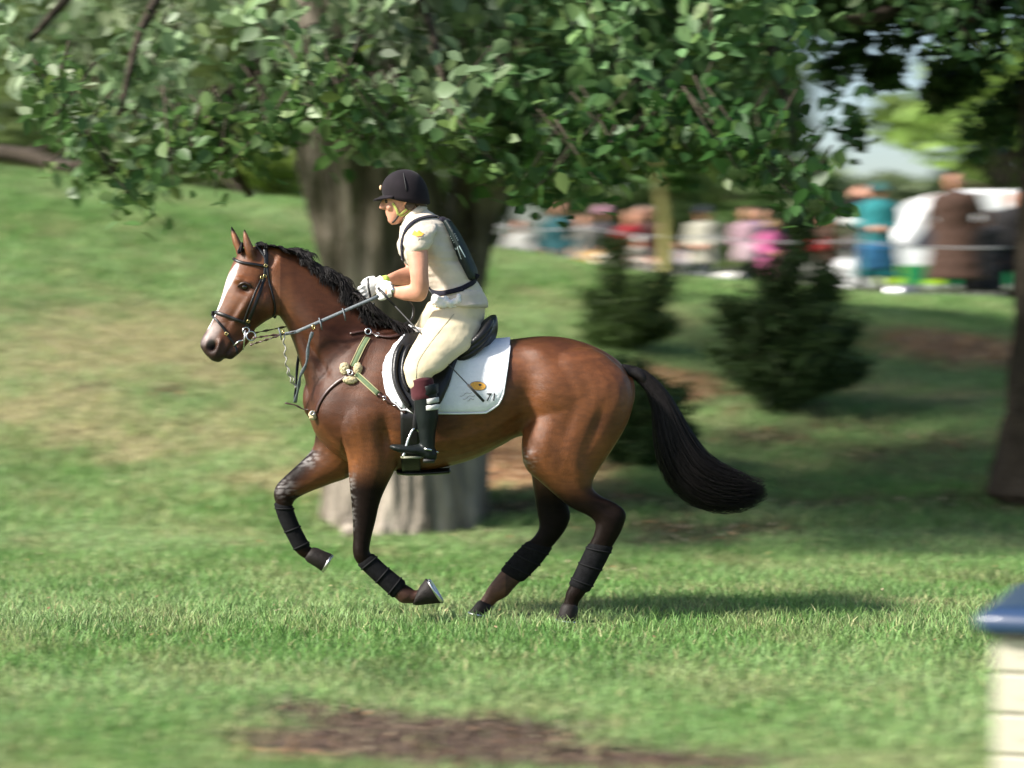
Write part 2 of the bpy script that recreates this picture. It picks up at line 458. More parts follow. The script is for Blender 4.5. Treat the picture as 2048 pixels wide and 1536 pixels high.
# the great lime tree behind the horse
LY = 4.9
lime = empty("lime_tree", (at(820, 1065, LY).x, LY, 0), "great grey trunked lime tree behind the horse, its pale leafy branches hanging across the top", "tree")
mb = MB()
trace(mb, [(628, 1105, 1000, 1115, LY, .72), (640, 1066, 985, 1078, LY, .68), (648, 1020, 978, 1026, LY, .64), (652, 920, 968, 925, LY, .6), (655, 760, 962, 765, LY, .58), (652, 600, 962, 610, LY, .56), (634, 500, 935, 520, LY, .50),
           (606, 400, 890, 430, LY, .47), (586, 310, 868, 350, LY, .44), (580, 230, 850, 260, LY, .42), (572, 100, 836, 120, LY, .40), (556, -100, 810, -90, LY, .40), (520, -500, 740, -480, LY, .34), (470, -1000, 640, -980, LY, .25)], 28, 3)
trace(mb, [(820, 600, 958, 610, LY + .2, .3), (878, 500, 972, 515, LY + .35, .2), (898, 420, 1000, 430, LY + .5, .18), (908, 320, 1018, 330, LY + .3, .22), (912, 200, 1036, 212, LY + .3, .21), (940, 0, 1068, 12, LY + .3, .2), (1000, -400, 1110, -380, LY + .2, .18), (1100, -800, 1180, -780, LY, .12)], 20, 3)
for a, b, c, w in ((690, 1085, 740, .14),):
    mb.tube([at(a + 60, 980, LY - .2), at(a + 20, 1050, LY - .45), at(a, 1100, LY - .75)], [w, w * .8, w * .4], 10)
tme = barky(remesh(mb, .022, 1), .06, 7, .14)
link("trunk", tme, bark_m, lime)
limbs = MB()
def limb(pts, r0, r1, mb_, n=8):
    q = cr(pts, 5); P = [Vector(p) for p in q]; L = len(P)
    mb_.tube(P, [r0 + (r1 - r0) * i / (L - 1) for i in range(L)], n)
A_ = lambda px, py, y: tuple(at(px, py, y))
for pts, a, b in (([A_(640, -60, LY), A_(420, -160, 4.2), A_(200, -60, 3.4), A_(60, 80, 3.0)], .09, .02), ([A_(620, -150, LY), A_(450, -150, 3.6), A_(300, 20, 2.8), A_(240, 230, 2.6)], .06, .015),
                  ([A_(700, -100, LY), A_(760, -120, 3.6), A_(850, 20, 2.8), A_(900, 230, 2.6)], .07, .015), ([A_(1000, -200, LY), A_(1150, -160, 4), A_(1250, 40, 3.4), A_(1290, 260, 3.2)], .13, .02),
                  ([A_(1010, -300, LY), A_(1300, -260, 4.4), A_(1500, -20, 4), A_(1590, 300, 3.8)], .14, .02), ([A_(1020, -350, LY), A_(1400, -400, 5), A_(1750, -200, 5), A_(1950, -20, 5)], .15, .03), ([A_(640, 60, LY - .3), A_(520, 130, 4), A_(430, 250, 3.8), A_(500, 390, 4.2)], .07, .03)):
    limb(pts, a, b, limbs)
limbs.build("limb", darkbark_m, lime)
LBX = [-200, 0, 80, 150, 200, 260, 310, 360, 420, 500, 560, 610, 680, 725, 780, 850, 930, 1040, 1120, 1220, 1320, 1420, 1490, 1560, 1620, 1655, 1690, 1730, 1800, 1900, 2048, 2250]
LBY = [60, 100, 150, 300, 375, 400, 350, 300, 330, 300, 230, 190, 200, 280, 290, 270, 300, 350, 370, 340, 260, 270, 300, 360, 430, 360, 150, 60, 50, 95, 110, 110]
cent = []; size = []; cols = []; tw = MB(); r2 = random.Random(21)
def spray(px, py, y, n, sz, base, spread=.26):
    c = np.array(at(px, py, y)); a = r2.uniform(0, 6.28); d = np.array([math.cos(a) * .6, math.sin(a) * .4, -.55]); d /= np.linalg.norm(d)
    L = r2.uniform(.3, .65); tw.tube([Vector(c - d * L * .7 + np.array([0, 0, .08])), Vector(c), Vector(c + d * L * .5)], [.009, .007, .003], 4)
    t = rng.uniform(-.7, .5, n)[:, None]; p = c + d * t * L + rng.normal(0, spread * .42, (n, 3)) * np.array([1, 1, .75])
    cent.append(p); size.append(rng.uniform(.7, 1.25, n) * sz); cols.append(shades(n, np.array(base) * r2.uniform(.75, 1.3), .3, .3))
k = 0
while k < 560:
    px = r2.uniform(-230, 2250); lb = np.interp(px, LBX, LBY); py = r2.uniform(-420, lb - 20)
    if px < 560 and r2.random() < .30 and py > -60: continue
    if px < 140 and r2.random() < .5: continue
    if math.sin(px * .021 + 2 * math.sin(py * .013)) + math.sin(py * .027 + px * .009) < -.75: continue
    if 1450 < px < 1720 and py > 120 and r2.random() < .5: continue
    right = px > 1000
    y = r2.uniform(2.6, 6.2) if px < 1660 else r2.uniform(3.5, 6.5)
    if 560 < px < 900 and py > 150: y = r2.uniform(2.2, 3.6)
    sp = r2.random(); base = (.22, .32, .17) if not right else (.12, .23, .09)  # left sprays paler: sunlight put into their base colour
    if px < 1000 and sp < .35: base = (.36, .43, .30)  # sunlit highlights painted as whitish leaves on some left sprays
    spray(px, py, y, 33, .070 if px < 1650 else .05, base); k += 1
for k in range(150):     # the pendant tips that make the ragged lower edge
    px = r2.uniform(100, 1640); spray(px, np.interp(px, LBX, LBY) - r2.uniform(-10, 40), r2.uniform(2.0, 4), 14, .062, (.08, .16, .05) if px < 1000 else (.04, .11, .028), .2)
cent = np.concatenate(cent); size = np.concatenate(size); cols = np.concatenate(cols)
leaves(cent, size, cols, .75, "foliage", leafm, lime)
tag(tw.build("twigs", darkbark_m, lime), kind="stuff")
# unseen crown above the picture, placed there to shade the bank
n = 9000; u = rng.normal(0, 1, (n, 3)); u /= np.linalg.norm(u, axis=1)[:, None]
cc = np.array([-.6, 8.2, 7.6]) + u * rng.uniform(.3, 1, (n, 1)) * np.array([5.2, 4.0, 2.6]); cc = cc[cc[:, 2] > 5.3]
leaves(cc, rng.uniform(.10, .2, len(cc)), shades(len(cc), (.05, .12, .03)), .5, "shade_foliage", leafm, lime)

def crown(px, py, rx, ry, y, n, sz, base, parent, m=leafm_far, ry_d=None, name="foliage", lumps=9, seed=0, yellow=.25):
    """foliage of a tree or bush: leaf clumps gathered round several lumps"""
    rr = random.Random(seed * 7 + 1); dpp = (y + 12) / FPX; c0 = np.array(at(px, py, y)); P = []; C = []
    for i in range(lumps):
        a, q, e = rr.uniform(0, 6.28), rr.uniform(.15, .8) ** .8, rr.uniform(-1, 1)
        lc = c0 + np.array([math.cos(a) * q * rx * dpp, e * .6 * min(rx, ry) * dpp, math.sin(a) * q * ry * dpp])
        k = int(n / lumps); u = rng.normal(0, 1, (k, 3)); u /= np.linalg.norm(u, axis=1)[:, None]
        s = rr.uniform(.28, .48)
        P.append(lc + u * (rng.random((k, 1)) ** .4) * np.array([rx * s, min(rx, ry) * s, ry * s]) * dpp); C.append(shades(k, np.array(base) * rr.uniform(.65, 1.4), .35, yellow))
    P = np.concatenate(P); C = np.concatenate(C)
    return leaves(P, rng.uniform(.6, 1.4, len(P)) * sz, C, .5, name, m, parent)

def tree(px, y, pyc, rx, ry, trunk_r, base, label, name="tree", n=2600, sz=.15, bk=None, seed=0, group=None, cat="tree", lumps=12, lean=0, yellow=.25):
    x = (px - 1024) / FPX * (y + 12); z = H(x, y); o = empty(name, (x, y, z), label, cat, group)
    top = at(px + lean, pyc, y); mb = MB()
    limb([(x, y, z - .2), ((x * 2 + top.x) / 3 + .05, y, z + (top.z - z) * .35), ((x + 2 * top.x) / 3 - .05, y, z + (top.z - z) * .7), tuple(top)], trunk_r, trunk_r * .45, mb, 10)
    r = random.Random(seed)
    for i in range(6):
        a = r.uniform(0, 6.28); s = Vector((x, y, z)).lerp(top, r.uniform(.5, .95)); dpp = (y + 12) / FPX
        e = s + Vector((math.cos(a) * rx * dpp * .6, math.sin(a) * rx * dpp * .4, r.uniform(.2, .7) * ry * dpp)); limb([tuple(s), tuple(s.lerp(e, .5) + Vector((0, 0, .1))), tuple(e)], trunk_r * .35, trunk_r * .1, mb, 6)
    mb.build("trunk", bk or darkbark_m, o); crown(px + lean, pyc, rx, ry, y, n, sz, base, o, seed=seed, lumps=lumps, yellow=yellow); return o
G1, G2, G3, G4, G5 = (.12, .17, .055), (.08, .13, .04), (.20, .29, .06), (.20, .25, .14), (.05, .10, .03)
# slim tree among the spectators, edge tree on the right
tree(1326, 13.6, 230, 190, 130, .095, (.05, .12, .025), "slim young tree with a yellowish mossy stem standing before the rope", n=2600, sz=.075, bk=bark2_m, seed=3)
rt = empty("tree", (4.25, 5.2, .1), "thick dark trunk cut off by the right edge, spreading at its foot", "tree"); mb = MB()
trace(mb, [(1975, 985, 2330, 1000, 5.6, .6), (1998, 900, 2290, 910, 5.6, .52), (2014, 800, 2260, 810, 5.6, .46), (2026, 680, 2240, 690, 5.6, .42), (2034, 540, 2235, 545, 5.6, .4), (2040, 380, 2230, 385, 5.6, .38), (2050, 150, 2225, 150, 5.6, .36), (2040, -200, 2200, -200, 5.6, .33), (1990, -700, 2120, -700, 5.6, .26)], 24, 3)
link("trunk", barky(remesh(mb, .026, 2), .06, 7, .15), darkbark_m, rt)
mb = MB(); limb([A_(2090, -150, 5.6), A_(1900, -120, 5.2), A_(1780, 20, 5.0), A_(1690, 40, 4.8)], .12, .03, mb); limb([A_(2100, -250, 5.6), A_(2000, -60, 4.6), A_(1940, 40, 4.2)], .1, .03, mb); mb.build("limb", darkbark_m, rt)
crown(1900, -60, 330, 190, 5.4, 4600, .06, (.022, .05, .016), rt, leafm, lumps=16, seed=12, yellow=.1)
crown(1960, 190, 150, 130, 6.2, 800, .055, (.05, .10, .03), rt, leafm, lumps=9, seed=14, name='hanging_foliage', yellow=.2)
crown(1720, 170, 90, 130, 6.0, 420, .055, (.04, .09, .03), rt, leafm, lumps=7, seed=15, name='hanging_foliage', yellow=.2)
crown(2140, -700, 800, 420, 6.4, 3200, .15, (.03, .07, .02), rt, leafm, lumps=14, seed=13, name="shade_foliage")  # crown out of view, added to shade the right bank
# woodland beyond the crest: left
WG = "woodland trees beyond the bank"
for i, (px, y, pyc, rx, ry, tr, col, lab) in enumerate([
    (-120, 34, 120, 330, 270, .22, G1, "olive green woodland tree at the far left edge"),
    (170, 40, 90, 330, 300, .25, G2, "dark green woodland tree behind the left hanging leaves"),
    (420, 31, 170, 260, 220, .2, G1, "olive woodland tree between the left bank and the great trunk"),
    (330, 58, -40, 460, 330, .3, G4, "tall greyish tree far back above the left bank"),
    (640, 44, 60, 280, 330, .25, G2, "woodland tree directly behind the great lime trunk"),
    (930, 50, 80, 330, 320, .28, G2, "broad dark tree behind the rider"),
    (1160, 38, 180, 240, 240, .22, G5, "deep green tree above the seated spectators"),
    (1330, 56, 60, 330, 300, .3, (.04, .10, .02), "mid green tree right of the rider far back"),
    (1480, 42, 270, 170, 170, .18, G1, "light green tree behind the pink clad spectators"),
    (1500, 60, -60, 230, 200, .25, G2, "tree top high above the pink clad spectators"),
    (1690, 50, 430, 200, 100, .2, G4, "pale distant tree under the gap of sky"),
    (2010, 26, 255, 240, 190, .16, (.15, .24, .05), "bright yellow green tree behind the brown coated spectator"),
    (2230, 52, 180, 330, 330, .3, (.09, .16, .03), "leafy tree beyond the right edge trunk"),
    (1880, 60, 400, 120, 90, .14, G3, "small bright tree beside the white ambulance")]):
    tree(px, y, pyc, rx, ry, tr, col, lab, "woodland_tree", 2600, .17 * (y + 12) / 50, seed=30 + i, group=WG, lumps=14)
# low bushes on the left crest
for i, (px, y, pyc, rx, ry, col, lab) in enumerate([
    (-60, 25, 230, 210, 130, G1, "low bush at the left end of the crest"), (190, 27, 270, 190, 110, (.09, .10, .04), "brownish bush behind the fallen bough"), (430, 26, 300, 150, 110, G1, "rounded bush on the left crest"),
    (560, 24, 350, 110, 80, G3, "bright low bush touching the great trunk on its left"), (1080, 34, 330, 160, 120, G5, "dark bush behind the seated spectators"), (1300, 35, 360, 200, 100, G2, "dark bush behind the slim tree"), (1560, 32, 420, 130, 110, G5, "dark bush behind the pink clad child")]):
    x = (px - 1024) / FPX * (y + 12); b = empty("bush", (x, y, H(x, y)), lab, "bush", "bushes along the crest"); crown(px, pyc, rx, ry, y, 1900, .085, col, b, seed=60 + i, lumps=10)
    mb = MB(); limb([(x, y, H(x, y) - .1), (x + .1, y, H(x, y) + .4), tuple(at(px, pyc, y))], .07, .03, mb, 6); mb.build("stem", darkbark_m, b)
# far wood closing the view under the canopy
fw = []; fc = []
for i in range(26):
    px = -900 + i * 150
    if 1560 < px < 1960: continue
    y = 85 + r2.uniform(-8, 12); k = 420; top = r2.uniform(-120, 60) if px < 1480 else r2.uniform(150, 260); c0 = np.array(at(px, (top + 560) / 2, y)); u = rng.normal(0, 1, (k, 3)); u /= np.linalg.norm(u, axis=1)[:, None]
    fw.append(c0 + u * (rng.random((k, 1)) ** .35) * np.array([3.6, 3, (560 - top) / 2 * (y + 12) / FPX])); fc.append(shades(k, np.array([.06, .11, .035]) * r2.uniform(.7, 1.3), .35))
fw = np.concatenate(fw); o = leaves(fw, rng.uniform(.35, .75, len(fw)), np.concatenate(fc), .5, "distant_wood", leafm_far); tag(o, "far off wood closing the view behind the trees", kind="stuff")

# fallen boughs on the left crest
for i, (pts, r, lab) in enumerate([([(-60, 300, 19.5), (60, 312, 19), (130, 335, 18.6), (210, 322, 18.4)], .13, "long dark fallen bough lying on the left crest"), ([(330, 250, 20), (400, 305, 19.2), (450, 350, 18.8), (495, 392, 18.2)], .07, "dark dead branch slanting down to the grass left of the trunk")]):
    o = empty("fallen_branch", at(*pts[1]), lab, "branch", "fallen branches on the crest"); mb = MB(); limb([tuple(at(*p)) for p in pts], r, r * .5, mb); limb([tuple(at(*pts[1])), tuple(at(pts[1][0] + 40, pts[1][1] - 30, pts[1][2])), tuple(at(pts[1][0] + 90, pts[1][1] - 40, pts[1][2]))], r * .4, r * .15, mb); link("wood", barky(remesh(mb, .03, 1), .03, 6), darkbark_m, o)

# dark conifer shrubs on the bank
needle_m = leaf_mat("conifer_needles", .6, .15, .3)
NEED = np.array([[0, -1, 0], [.16, -.3, .02], [.13, .5, .02], [0, 1.1, 0], [-.13, .5, .02], [-.16, -.3, .02]])
def conifer(px, y, leaders, label, n_b, base=(.022, .045, .014), seed=0):
    r = random.Random(seed); x0 = (px - 1024) / FPX * (y + 12); z0 = H(x0, y); o = empty("conifer_shrub", (x0, y, z0), label, "shrub", "dark conifer shrubs on the bank")
    st = MB(); P = []; S = []; C = []; B = Vector((x0, y, z0))
    for (lx, ly, wpx) in leaders:
        tip = at(lx, ly, y); limb([tuple(B - Vector((0, 0, .1))), tuple(B.lerp(tip, .4) + Vector((0, 0, .05))), tuple(tip)], .04, .01, st, 6); L = (tip - B).length; w = wpx * (y + 12) / FPX
        for k in range(n_b):
            t = r.uniform(.02, 1) ** 1.15; s = B.lerp(tip, t); a = r.uniform(0, 6.28)
            rad = w * min(1, .6 + t * 1.6) * (1.05 - t) ** .8 * r.uniform(.4, 1.15) * (1.55 if r.random() < .14 else 1) + .05
            e = s + Vector((math.cos(a) * rad, math.sin(a) * rad * .9, r.uniform(.35, 1.15) * rad + .05))
            if k % 3 == 0: st.tube([s, s.lerp(e, .6) - Vector((0, 0, .02)), e], [.008, .006, .002], 4)
            m_ = 38; tt = rng.uniform(.25, 1.08, m_)[:, None]; q = np.array(s) * (1 - tt) + np.array(e) * tt + rng.normal(0, .03, (m_, 3)); P.append(q); C.append(shades(m_, np.array(base) * r.uniform(.6, 1.6), .3, .12)); S.append(rng.uniform(.025, .06, m_))
    st.build("stem", darkbark_m, o); P = np.concatenate(P); leaves(P, np.concatenate(S), np.concatenate(C), 1.0, "needles", needle_m, o, NEED, 1.0); return o
conifer(1250, 10.8, [(1222, 495, 75), (1332, 565, 80), (1180, 610, 50), (1272, 660, 120), (1185, 690, 70), (1335, 670, 80)], "dark conifer shrub with two tips just above the horse's rump", 55, (.06, .105, .028), 1)
conifer(1568, 8.6, [(1606, 462, 100), (1532, 535, 90), (1668, 560, 90), (1455, 625, 80), (1590, 640, 180), (1700, 680, 120), (1430, 720, 90), (1716, 760, 100), (1500, 760, 110), (1640, 770, 120)], "largest dark conifer shrub, right of the horse's tail", 85, (.036, .072, .022), 2)
conifer(1290, 6.6, [(1250, 740, 90), (1335, 800, 110), (1230, 830, 90), (1375, 890, 70), (1200, 900, 60)], "low dark conifer shrub behind the horse's tail", 70, (.030, .062, .018), 3)
# ------------------------------------------------------------------ shared pieces of human figures
def frame(F, U):
    F = Vector(F).normalized(); U = Vector(U); U = (U - F * U.dot(F)).normalized()
    return F, U, F.cross(U).normalized()      # forward, up, the figure's right

def add_head(mb, c, F, U, k=1.0, n=20):
    """skull, face and ears; c is the middle of a head 0.23 m high"""
    F, U, Rt = frame(F, U); c = Vector(c)
    rows = [(-.116, .062, .018, .018), (-.104, .052, .036, .034), (-.085, .038, .056, .046), (-.055, .02, .077, .059), (-.02, .006, .092, .067), (.02, .0, .099, .074), (.055, -.004, .098, .075), (.085, -.008, .083, .066), (.105, -.01, .056, .046), (.115, -.01, .022, .018)]
    rings = []
    for u, f, a, b in cr(rows, 3):
        rings.append([c + (U * u + F * (f + a * math.cos(t)) + Rt * (b * math.sin(t))) * k for t in (2 * math.pi * j / n for j in range(n))])
    mb.ring_loft(rings)
    P = lambda f, r, u: c + (F * f + Rt * r + U * u) * k
    mb.tube([P(.092, 0, .03), P(.102, 0, .012), P(.114, 0, -.006), P(.119, 0, -.017), P(.105, 0, -.027)], [.007 * k, .009 * k, .011 * k, .0125 * k, .008 * k], 8)     # nose
    for s in (-1, 1):
        mb.ell(P(.104, s * .011, -.02), (.009 * k,) * 3, nu=8, nv=6)
        mb.ell(P(.086, s * .030, .029), (.019 * k, .019 * k, .008 * k), nu=8, nv=6)         # brow
        mb.ell(P(.072, s * .038, -.025), (.022 * k,) * 3, nu=8, nv=6)                       # cheek
        e = MB(); ea = P(-.005, s * .073, .0)
        mb.tube([ea + U * .028 * k - F * .006 * k, ea + U * .012 * k + Rt * s * .009 * k - F * .012 * k, ea - U * .012 * k + Rt * s * .006 * k - F * .004 * k, ea - U * .026 * k + F * .004 * k], [.007 * k, .012 * k, .010 * k, .006 * k], 7)
    for u, f, r in ((-.047, .093, .0075), (-.060, .090, .0085)):
        mb.tube([P(f - .014, -.024, u), P(f - .002, -.012, u), P(f + .002, 0, u), P(f - .002, .012, u), P(f - .014, .024, u)], [r * .4 * k, r * .9 * k, r * k, r * .9 * k, r * .4 * k], 7)
    mb.ell(P(.08, 0, -.09), (.017 * k,) * 3, nu=8, nv=6)

def head_extras(c, F, U, k, parent, iris=(.05, .03, .02)):
    F, U, Rt = frame(F, U); c = Vector(c)
    for s in (-1, 1):
        e = MB(); e.ell(c + (F * .083 + Rt * s * .031 + U * .008) * k, (.0125 * k,) * 3, nu=10, nv=8)
        e.build("eye", M_eye, parent)

def add_fist(mb, wrist, knuck, up, out, r=.0095, curl=1.0):
    """closed hand: palm from the wrist to the knuckles, four fingers stacked along up that curl
    away from out (the back of the hand), thumb laid over the top"""
    W, K = Vector(wrist), Vector(knuck); D = (K - W).normalized(); up = Vector(up); up = (up - D * up.dot(D)).normalized()
    out = Vector(out); out = (out - D * out.dot(D) - up * up.dot(out)).normalized(); n = 14
    rings = []
    for t, a, b in ((-.15, .026, .019), (.1, .028, .019), (.45, .037, .018), (.8, .041, .017), (1.0, .038, .014)):
        c = W.lerp(K, t); rings.append([c + up * (a * math.cos(q)) + out * (b * math.sin(q)) for q in (2 * math.pi * j / n for j in range(n))])
    mb.ring_loft(rings)
    for i, (h, l) in enumerate(((.030, .92), (.010, 1.0), (-.011, .95), (-.031, .78))):
        b = K + up * h - D * .008
        pts = [b, b + D * .024 * l + out * .004, b + D * .036 * l - out * .012 * curl, b + D * .030 * l - out * .030 * curl, b + D * .008 - out * .036 * curl]
        mb.tube(pts, [r * 1.1, r * 1.1, r * 1.02, r * .95, r * .8], 8)
    t0 = W.lerp(K, .35) + up * .03 - out * .01
    mb.tube([t0 - D * .015, t0 + up * .014 + D * .012, t0 + up * .016 + D * .036 - out * .008, t0 + up * .010 + D * .056 - out * .018], [r * 1.35, r * 1.3, r * 1.15, r * .9], 8)

M_skin = mat("skin", (.56, .27, .18), rough=.5, var=.12, scale=20, bump=.0006, bscale=160, spec=.4)
M_eye = mat("eye", (.03, .02, .018), rough=.12, var=.05, spec=.6)
def cloth(name, col, rough=.8, var=.12, bump=.006, bscale=14, **k):
    return mat(name, col, rough=rough, var=var, scale=9, bump=bump, bscale=bscale, spec=.25, sheen=.1, **k)
def fold(me, amp, f=14, ax=(1, .6, 1)):
    P = coords(me); N_ = normals(me); P += N_ * (np.array([noise.noise(Vector((p[0] * f * ax[0] + p[2] * 4, p[1] * f * ax[1], p[2] * f * ax[2]))) for p in P]) * amp)[:, None]; setco(me, P); return me
# ================================================================== spectators
def person(px, y, h, face, top, legs, label, pose="front", hat=None, hatc=None, hair=(.05, .03, .02), coat=0.0, sit=False, wide=1.0, feet=True, pyb=None, hood=False, seed=0):
    """figure built standing at the origin looking along -y, then turned by face and set on the bank"""
    x = (px - 1024) / FPX * (y + 12); z = H(x, y)
    k = h / 1.72; dz = -.74 if sit else 0
    o = empty("person", (x, y, z), label, "person", "spectators behind the rope")
    Mx = Matrix.Translation((x, y, z)) @ Matrix.Rotation(R(face), 4, 'Z') @ Matrix.Scale(k, 4)
    T = lambda a, b, c: Mx @ Vector((a, b, c))
    V3 = lambda v: Mx @ Vector(v)
    def ring(zz, a, b, cx=0, cy=0, n=18): return [T(cx + a * wide * math.cos(t), cy + b * wide * math.sin(t), zz + dz) for t in (2 * math.pi * j / n for j in range(n))]
    def torso(mb, g, lo=.80, coat=coat):
        rows = [(lo, .185 + coat * .5, .125 + coat * .5), (.93, .18, .125), (1.06, .16, .115), (1.2, .178, .12), (1.34, .19, .12), (1.42, .175, .1), (1.465, .10, .075), (1.49, .07, .062)]
        mb.ring_loft([ring(a, b + g, c + g, 0, .015 * math.sin(a * 3)) for a, b, c in cr(rows, 3)])
    P = {"down": ((.255, .02, 1.13), (.265, -.07, .88)), "front": ((.25, .02, 1.14), (.07, -.24, 1.07)), "raise": ((.23, -.2, 1.27), (.07, -.17, 1.55)), "pocket": ((.30, .06, 1.13), (.2, -.06, .93)), "knees": ((.25, -.1, 1.14), (.14, -.36, 1.10))}[pose]
    arms = []
    for s in (-1, 1):
        sh, el, wr = (s * .185 * wide, 0, 1.41), (s * P[0][0] * (1 + (wide - 1) * .6), P[0][1], P[0][2]), (s * P[1][0], P[1][1], P[1][2])
        arms.append([V3((a[0], a[1], a[2] + dz)) for a in (sh, el, wr)])
    if sit: lg = [[V3((s * .09, 0, .16)), V3((s * .15, -.40, .46)), V3((s * .14, -.62, .08)), V3((s * .15, -.80, .05))] for s in (-1, 1)]
    else: lg = [[V3((s * .09, 0, .90)), V3((s * .105, -.02, .49)), V3((s * .11, .01, .09)), V3((s * .13, -.15, .04))] for s in (-1, 1)]
    rF = (Mx.to_3x3() @ Vector((0, -1, 0))).normalized(); U_ = Vector((0, 0, 1)); hc_ = T(0, -.025, 1.605 + dz)
    def arm(mb, g, upto=1.0):
        for a, b, c in arms:
            c2 = b.lerp(c, upto); mb.tube([a.lerp(b, -.12), a.lerp(b, .15), a.lerp(b, .7), b, b.lerp(c2, .25), c2], [(r + g) * k for r in (.05, .054, .046, .043, .041, .033)], 10)
    mb = MB(); add_head(mb, hc_, rF, U_, k); torso(mb, -.03, .88, 0); arm(mb, -.006)
    mb.tube([T(0, .01, 1.44 + dz), T(0, -.005, 1.53 + dz)], [.055 * k, .052 * k], 10)
    for (a, b, c) in arms:
        d = (c - b).normalized(); inn = (T(0, 0, 1) - T(0, 0, 0)).normalized(); add_hand_small(mb, c, d, (hc_ - Vector((c.x, c.y, hc_.z))).normalized(), k)
    for a, b, c, d in lg: mb.tube([a, b, c], [.07 * k, .05 * k, .035 * k], 10)
    link("body", remesh(mb, .0125, 1), M_skin, o)
    head_extras(hc_, rF, U_, k, o)
    tm_ = cloth("jacket_cloth", top, bump=.01); lm_ = cloth("trouser_cloth", legs, bump=.01)
    mb = MB(); torso(mb, .018, .40 if coat > .1 else (.62 if coat > .05 else .80)); arm(mb, .012, .93); link("jacket", fold(remesh(mb, .019, 2), .022, 9), tm_, o)
    mb = MB(); mb.ring_loft([ring(a, b, c) for a, b, c in ((.80, .165, .115), (.90, .168, .12), (.98, .15, .11))])
    for a, b, c, d in lg: mb.tube([a + Vector((0, 0, .03)), a.lerp(b, .3), b, b.lerp(c, .5), c], [r * k for r in (.09, .085, .064, .062, .058)], 12)
    link("trousers", fold(remesh(mb, .019, 2), .02, 9), lm_, o)
    for a, b, c, d in lg:
        mb = MB(); mb.tube([c + Vector((0, 0, .02)) - (d - c) * .25, c.lerp(d, .4), c.lerp(d, .85), d + (d - c) * .25], [.045 * k, .045 * k, .042 * k, .025 * k], 10, flat=1); mb.build("shoe", darkshoe_m, o)
    # hair or hat
    F_, U2, R_ = frame(rF, U_)
    def dome(rf, rs, ru, low, m, nm, fr=0.0):
        rings = []
        for ph in np.linspace(.08, 1, 9):
            rg = []
            for j in range(20):
                a = 2 * math.pi * j / 20; cf, cs = math.cos(a), math.sin(a); lo = low[0] if cf > 0 else low[0] + (low[1] - low[0]) * -cf
                rg.append(hc_ + (F_ * (rf * cf * math.sin(ph * 1.57) - .008) + R_ * (rs * cs * math.sin(ph * 1.57)) + U2 * (.02 + ru * math.cos(ph * 1.57) + lo * ph ** 2)) * k)
            rings.append(rg)
        d = MB(); d.ring_loft(rings); return d.build(nm, m, o)
    if hat in (None, "cap", "brim"):
        dome(.103, .082, .101, (.012, -.085), mat("hair", hair, rough=.6, var=.4, scale=60), "hair")
    if hat:
        hm_ = cloth("hat_cloth", hatc)
        if hat == "hood":
            hd = MB(); rings = []
            for ph in np.linspace(-.9, 1.2, 8):
                rings.append([hc_ + (F_ * (.07 - .02 * abs(ph)) * 0 + R_ * (.118 * math.cos(t)) + U2 * (.01 + .135 * math.sin(t)) - F_ * (.11 * ph - .04)) * 1.0 * k * (1 - .28 * max(0, ph)) + (hc_ * (.28 * max(0, ph)) * 0) for t in (2 * math.pi * j / 20 for j in range(20))])
            d = MB(); d.ell(hc_ - F_ * .03 * k + U2 * .015 * k, (.122 * k, .122 * k, .138 * k)); me_ = d.mesh("hood"); bb = bmesh.new(); bb.from_mesh(me_); bmesh.ops.bisect_plane(bb, geom=bb.verts[:] + bb.edges[:] + bb.faces[:], plane_co=hc_ + F_ * .055 * k, plane_no=F_ + U2 * -.35, clear_outer=True); bb.to_mesh(me_); bb.free(); link("hood", me_, hm_, o)
        else:
            dm = dome(.112, .09, .112, (.02, -.0), hm_, "cap" if hat == "cap" else "hat")
            b = MB(); W = .06 if hat == "brim" else .0; top_, bot_ = [], []
            rin, rout = [], []
            for j in range(24):
                a = 2 * math.pi * j / 24; cf, cs = math.cos(a), math.sin(a); ext = (.075 if hat == "brim" else .075 * max(0, cf) ** .6 * (abs(cs) < .85))
                rin.append(hc_ + (F_ * (.108 * cf - .008) + R_ * (.088 * cs) + U2 * (.045 - .01 * (cf < 0))) * k); rout.append(hc_ + (F_ * ((.112 + ext) * cf - .008) + R_ * ((.092 + ext) * cs) + U2 * (.030 - ext * .25)) * k)
            dn = Vector((0, 0, -.008)); b.ring_loft([rin, rout, [p + dn for p in rout], [p + dn for p in rin]], cap=False); b.build("brim", hm_, dm)
    return o, T
def add_hand_small(mb, wr, d, inward, k):
    d = d.normalized(); u = (inward - d * inward.dot(d)).normalized(); w = d.cross(u)
    n = 10; mb.ring_loft([[wr + d * a * k + (w * b * math.cos(t) + u * c * math.sin(t)) * k for t in (2 * math.pi * j / n for j in range(n))] for a, b, c in ((-.02, .024, .02), (.03, .036, .017), (.08, .041, .014))])
    for i, (h, l) in enumerate(((.031, .9), (.011, 1), (-.011, .95), (-.031, .75))):
        b = wr + (d * .075 + w * h) * k; mb.tube([b, b + (d * .035 * l + u * .006) * k, b + (d * .055 * l + u * .024) * k, b + (d * .05 * l + u * .044) * k], [.0115 * k, .011 * k, .0105 * k, .009 * k], 6)
    b = wr + (d * .02 + w * .03) * k; mb.tube([b, b + (d * .03 + w * .025) * k, b + (d * .058 + w * .03 + u * .012) * k], [.014 * k, .012 * k, .010 * k], 6)
darkshoe_m = mat("shoe", (.03, .025, .02), rough=.6)
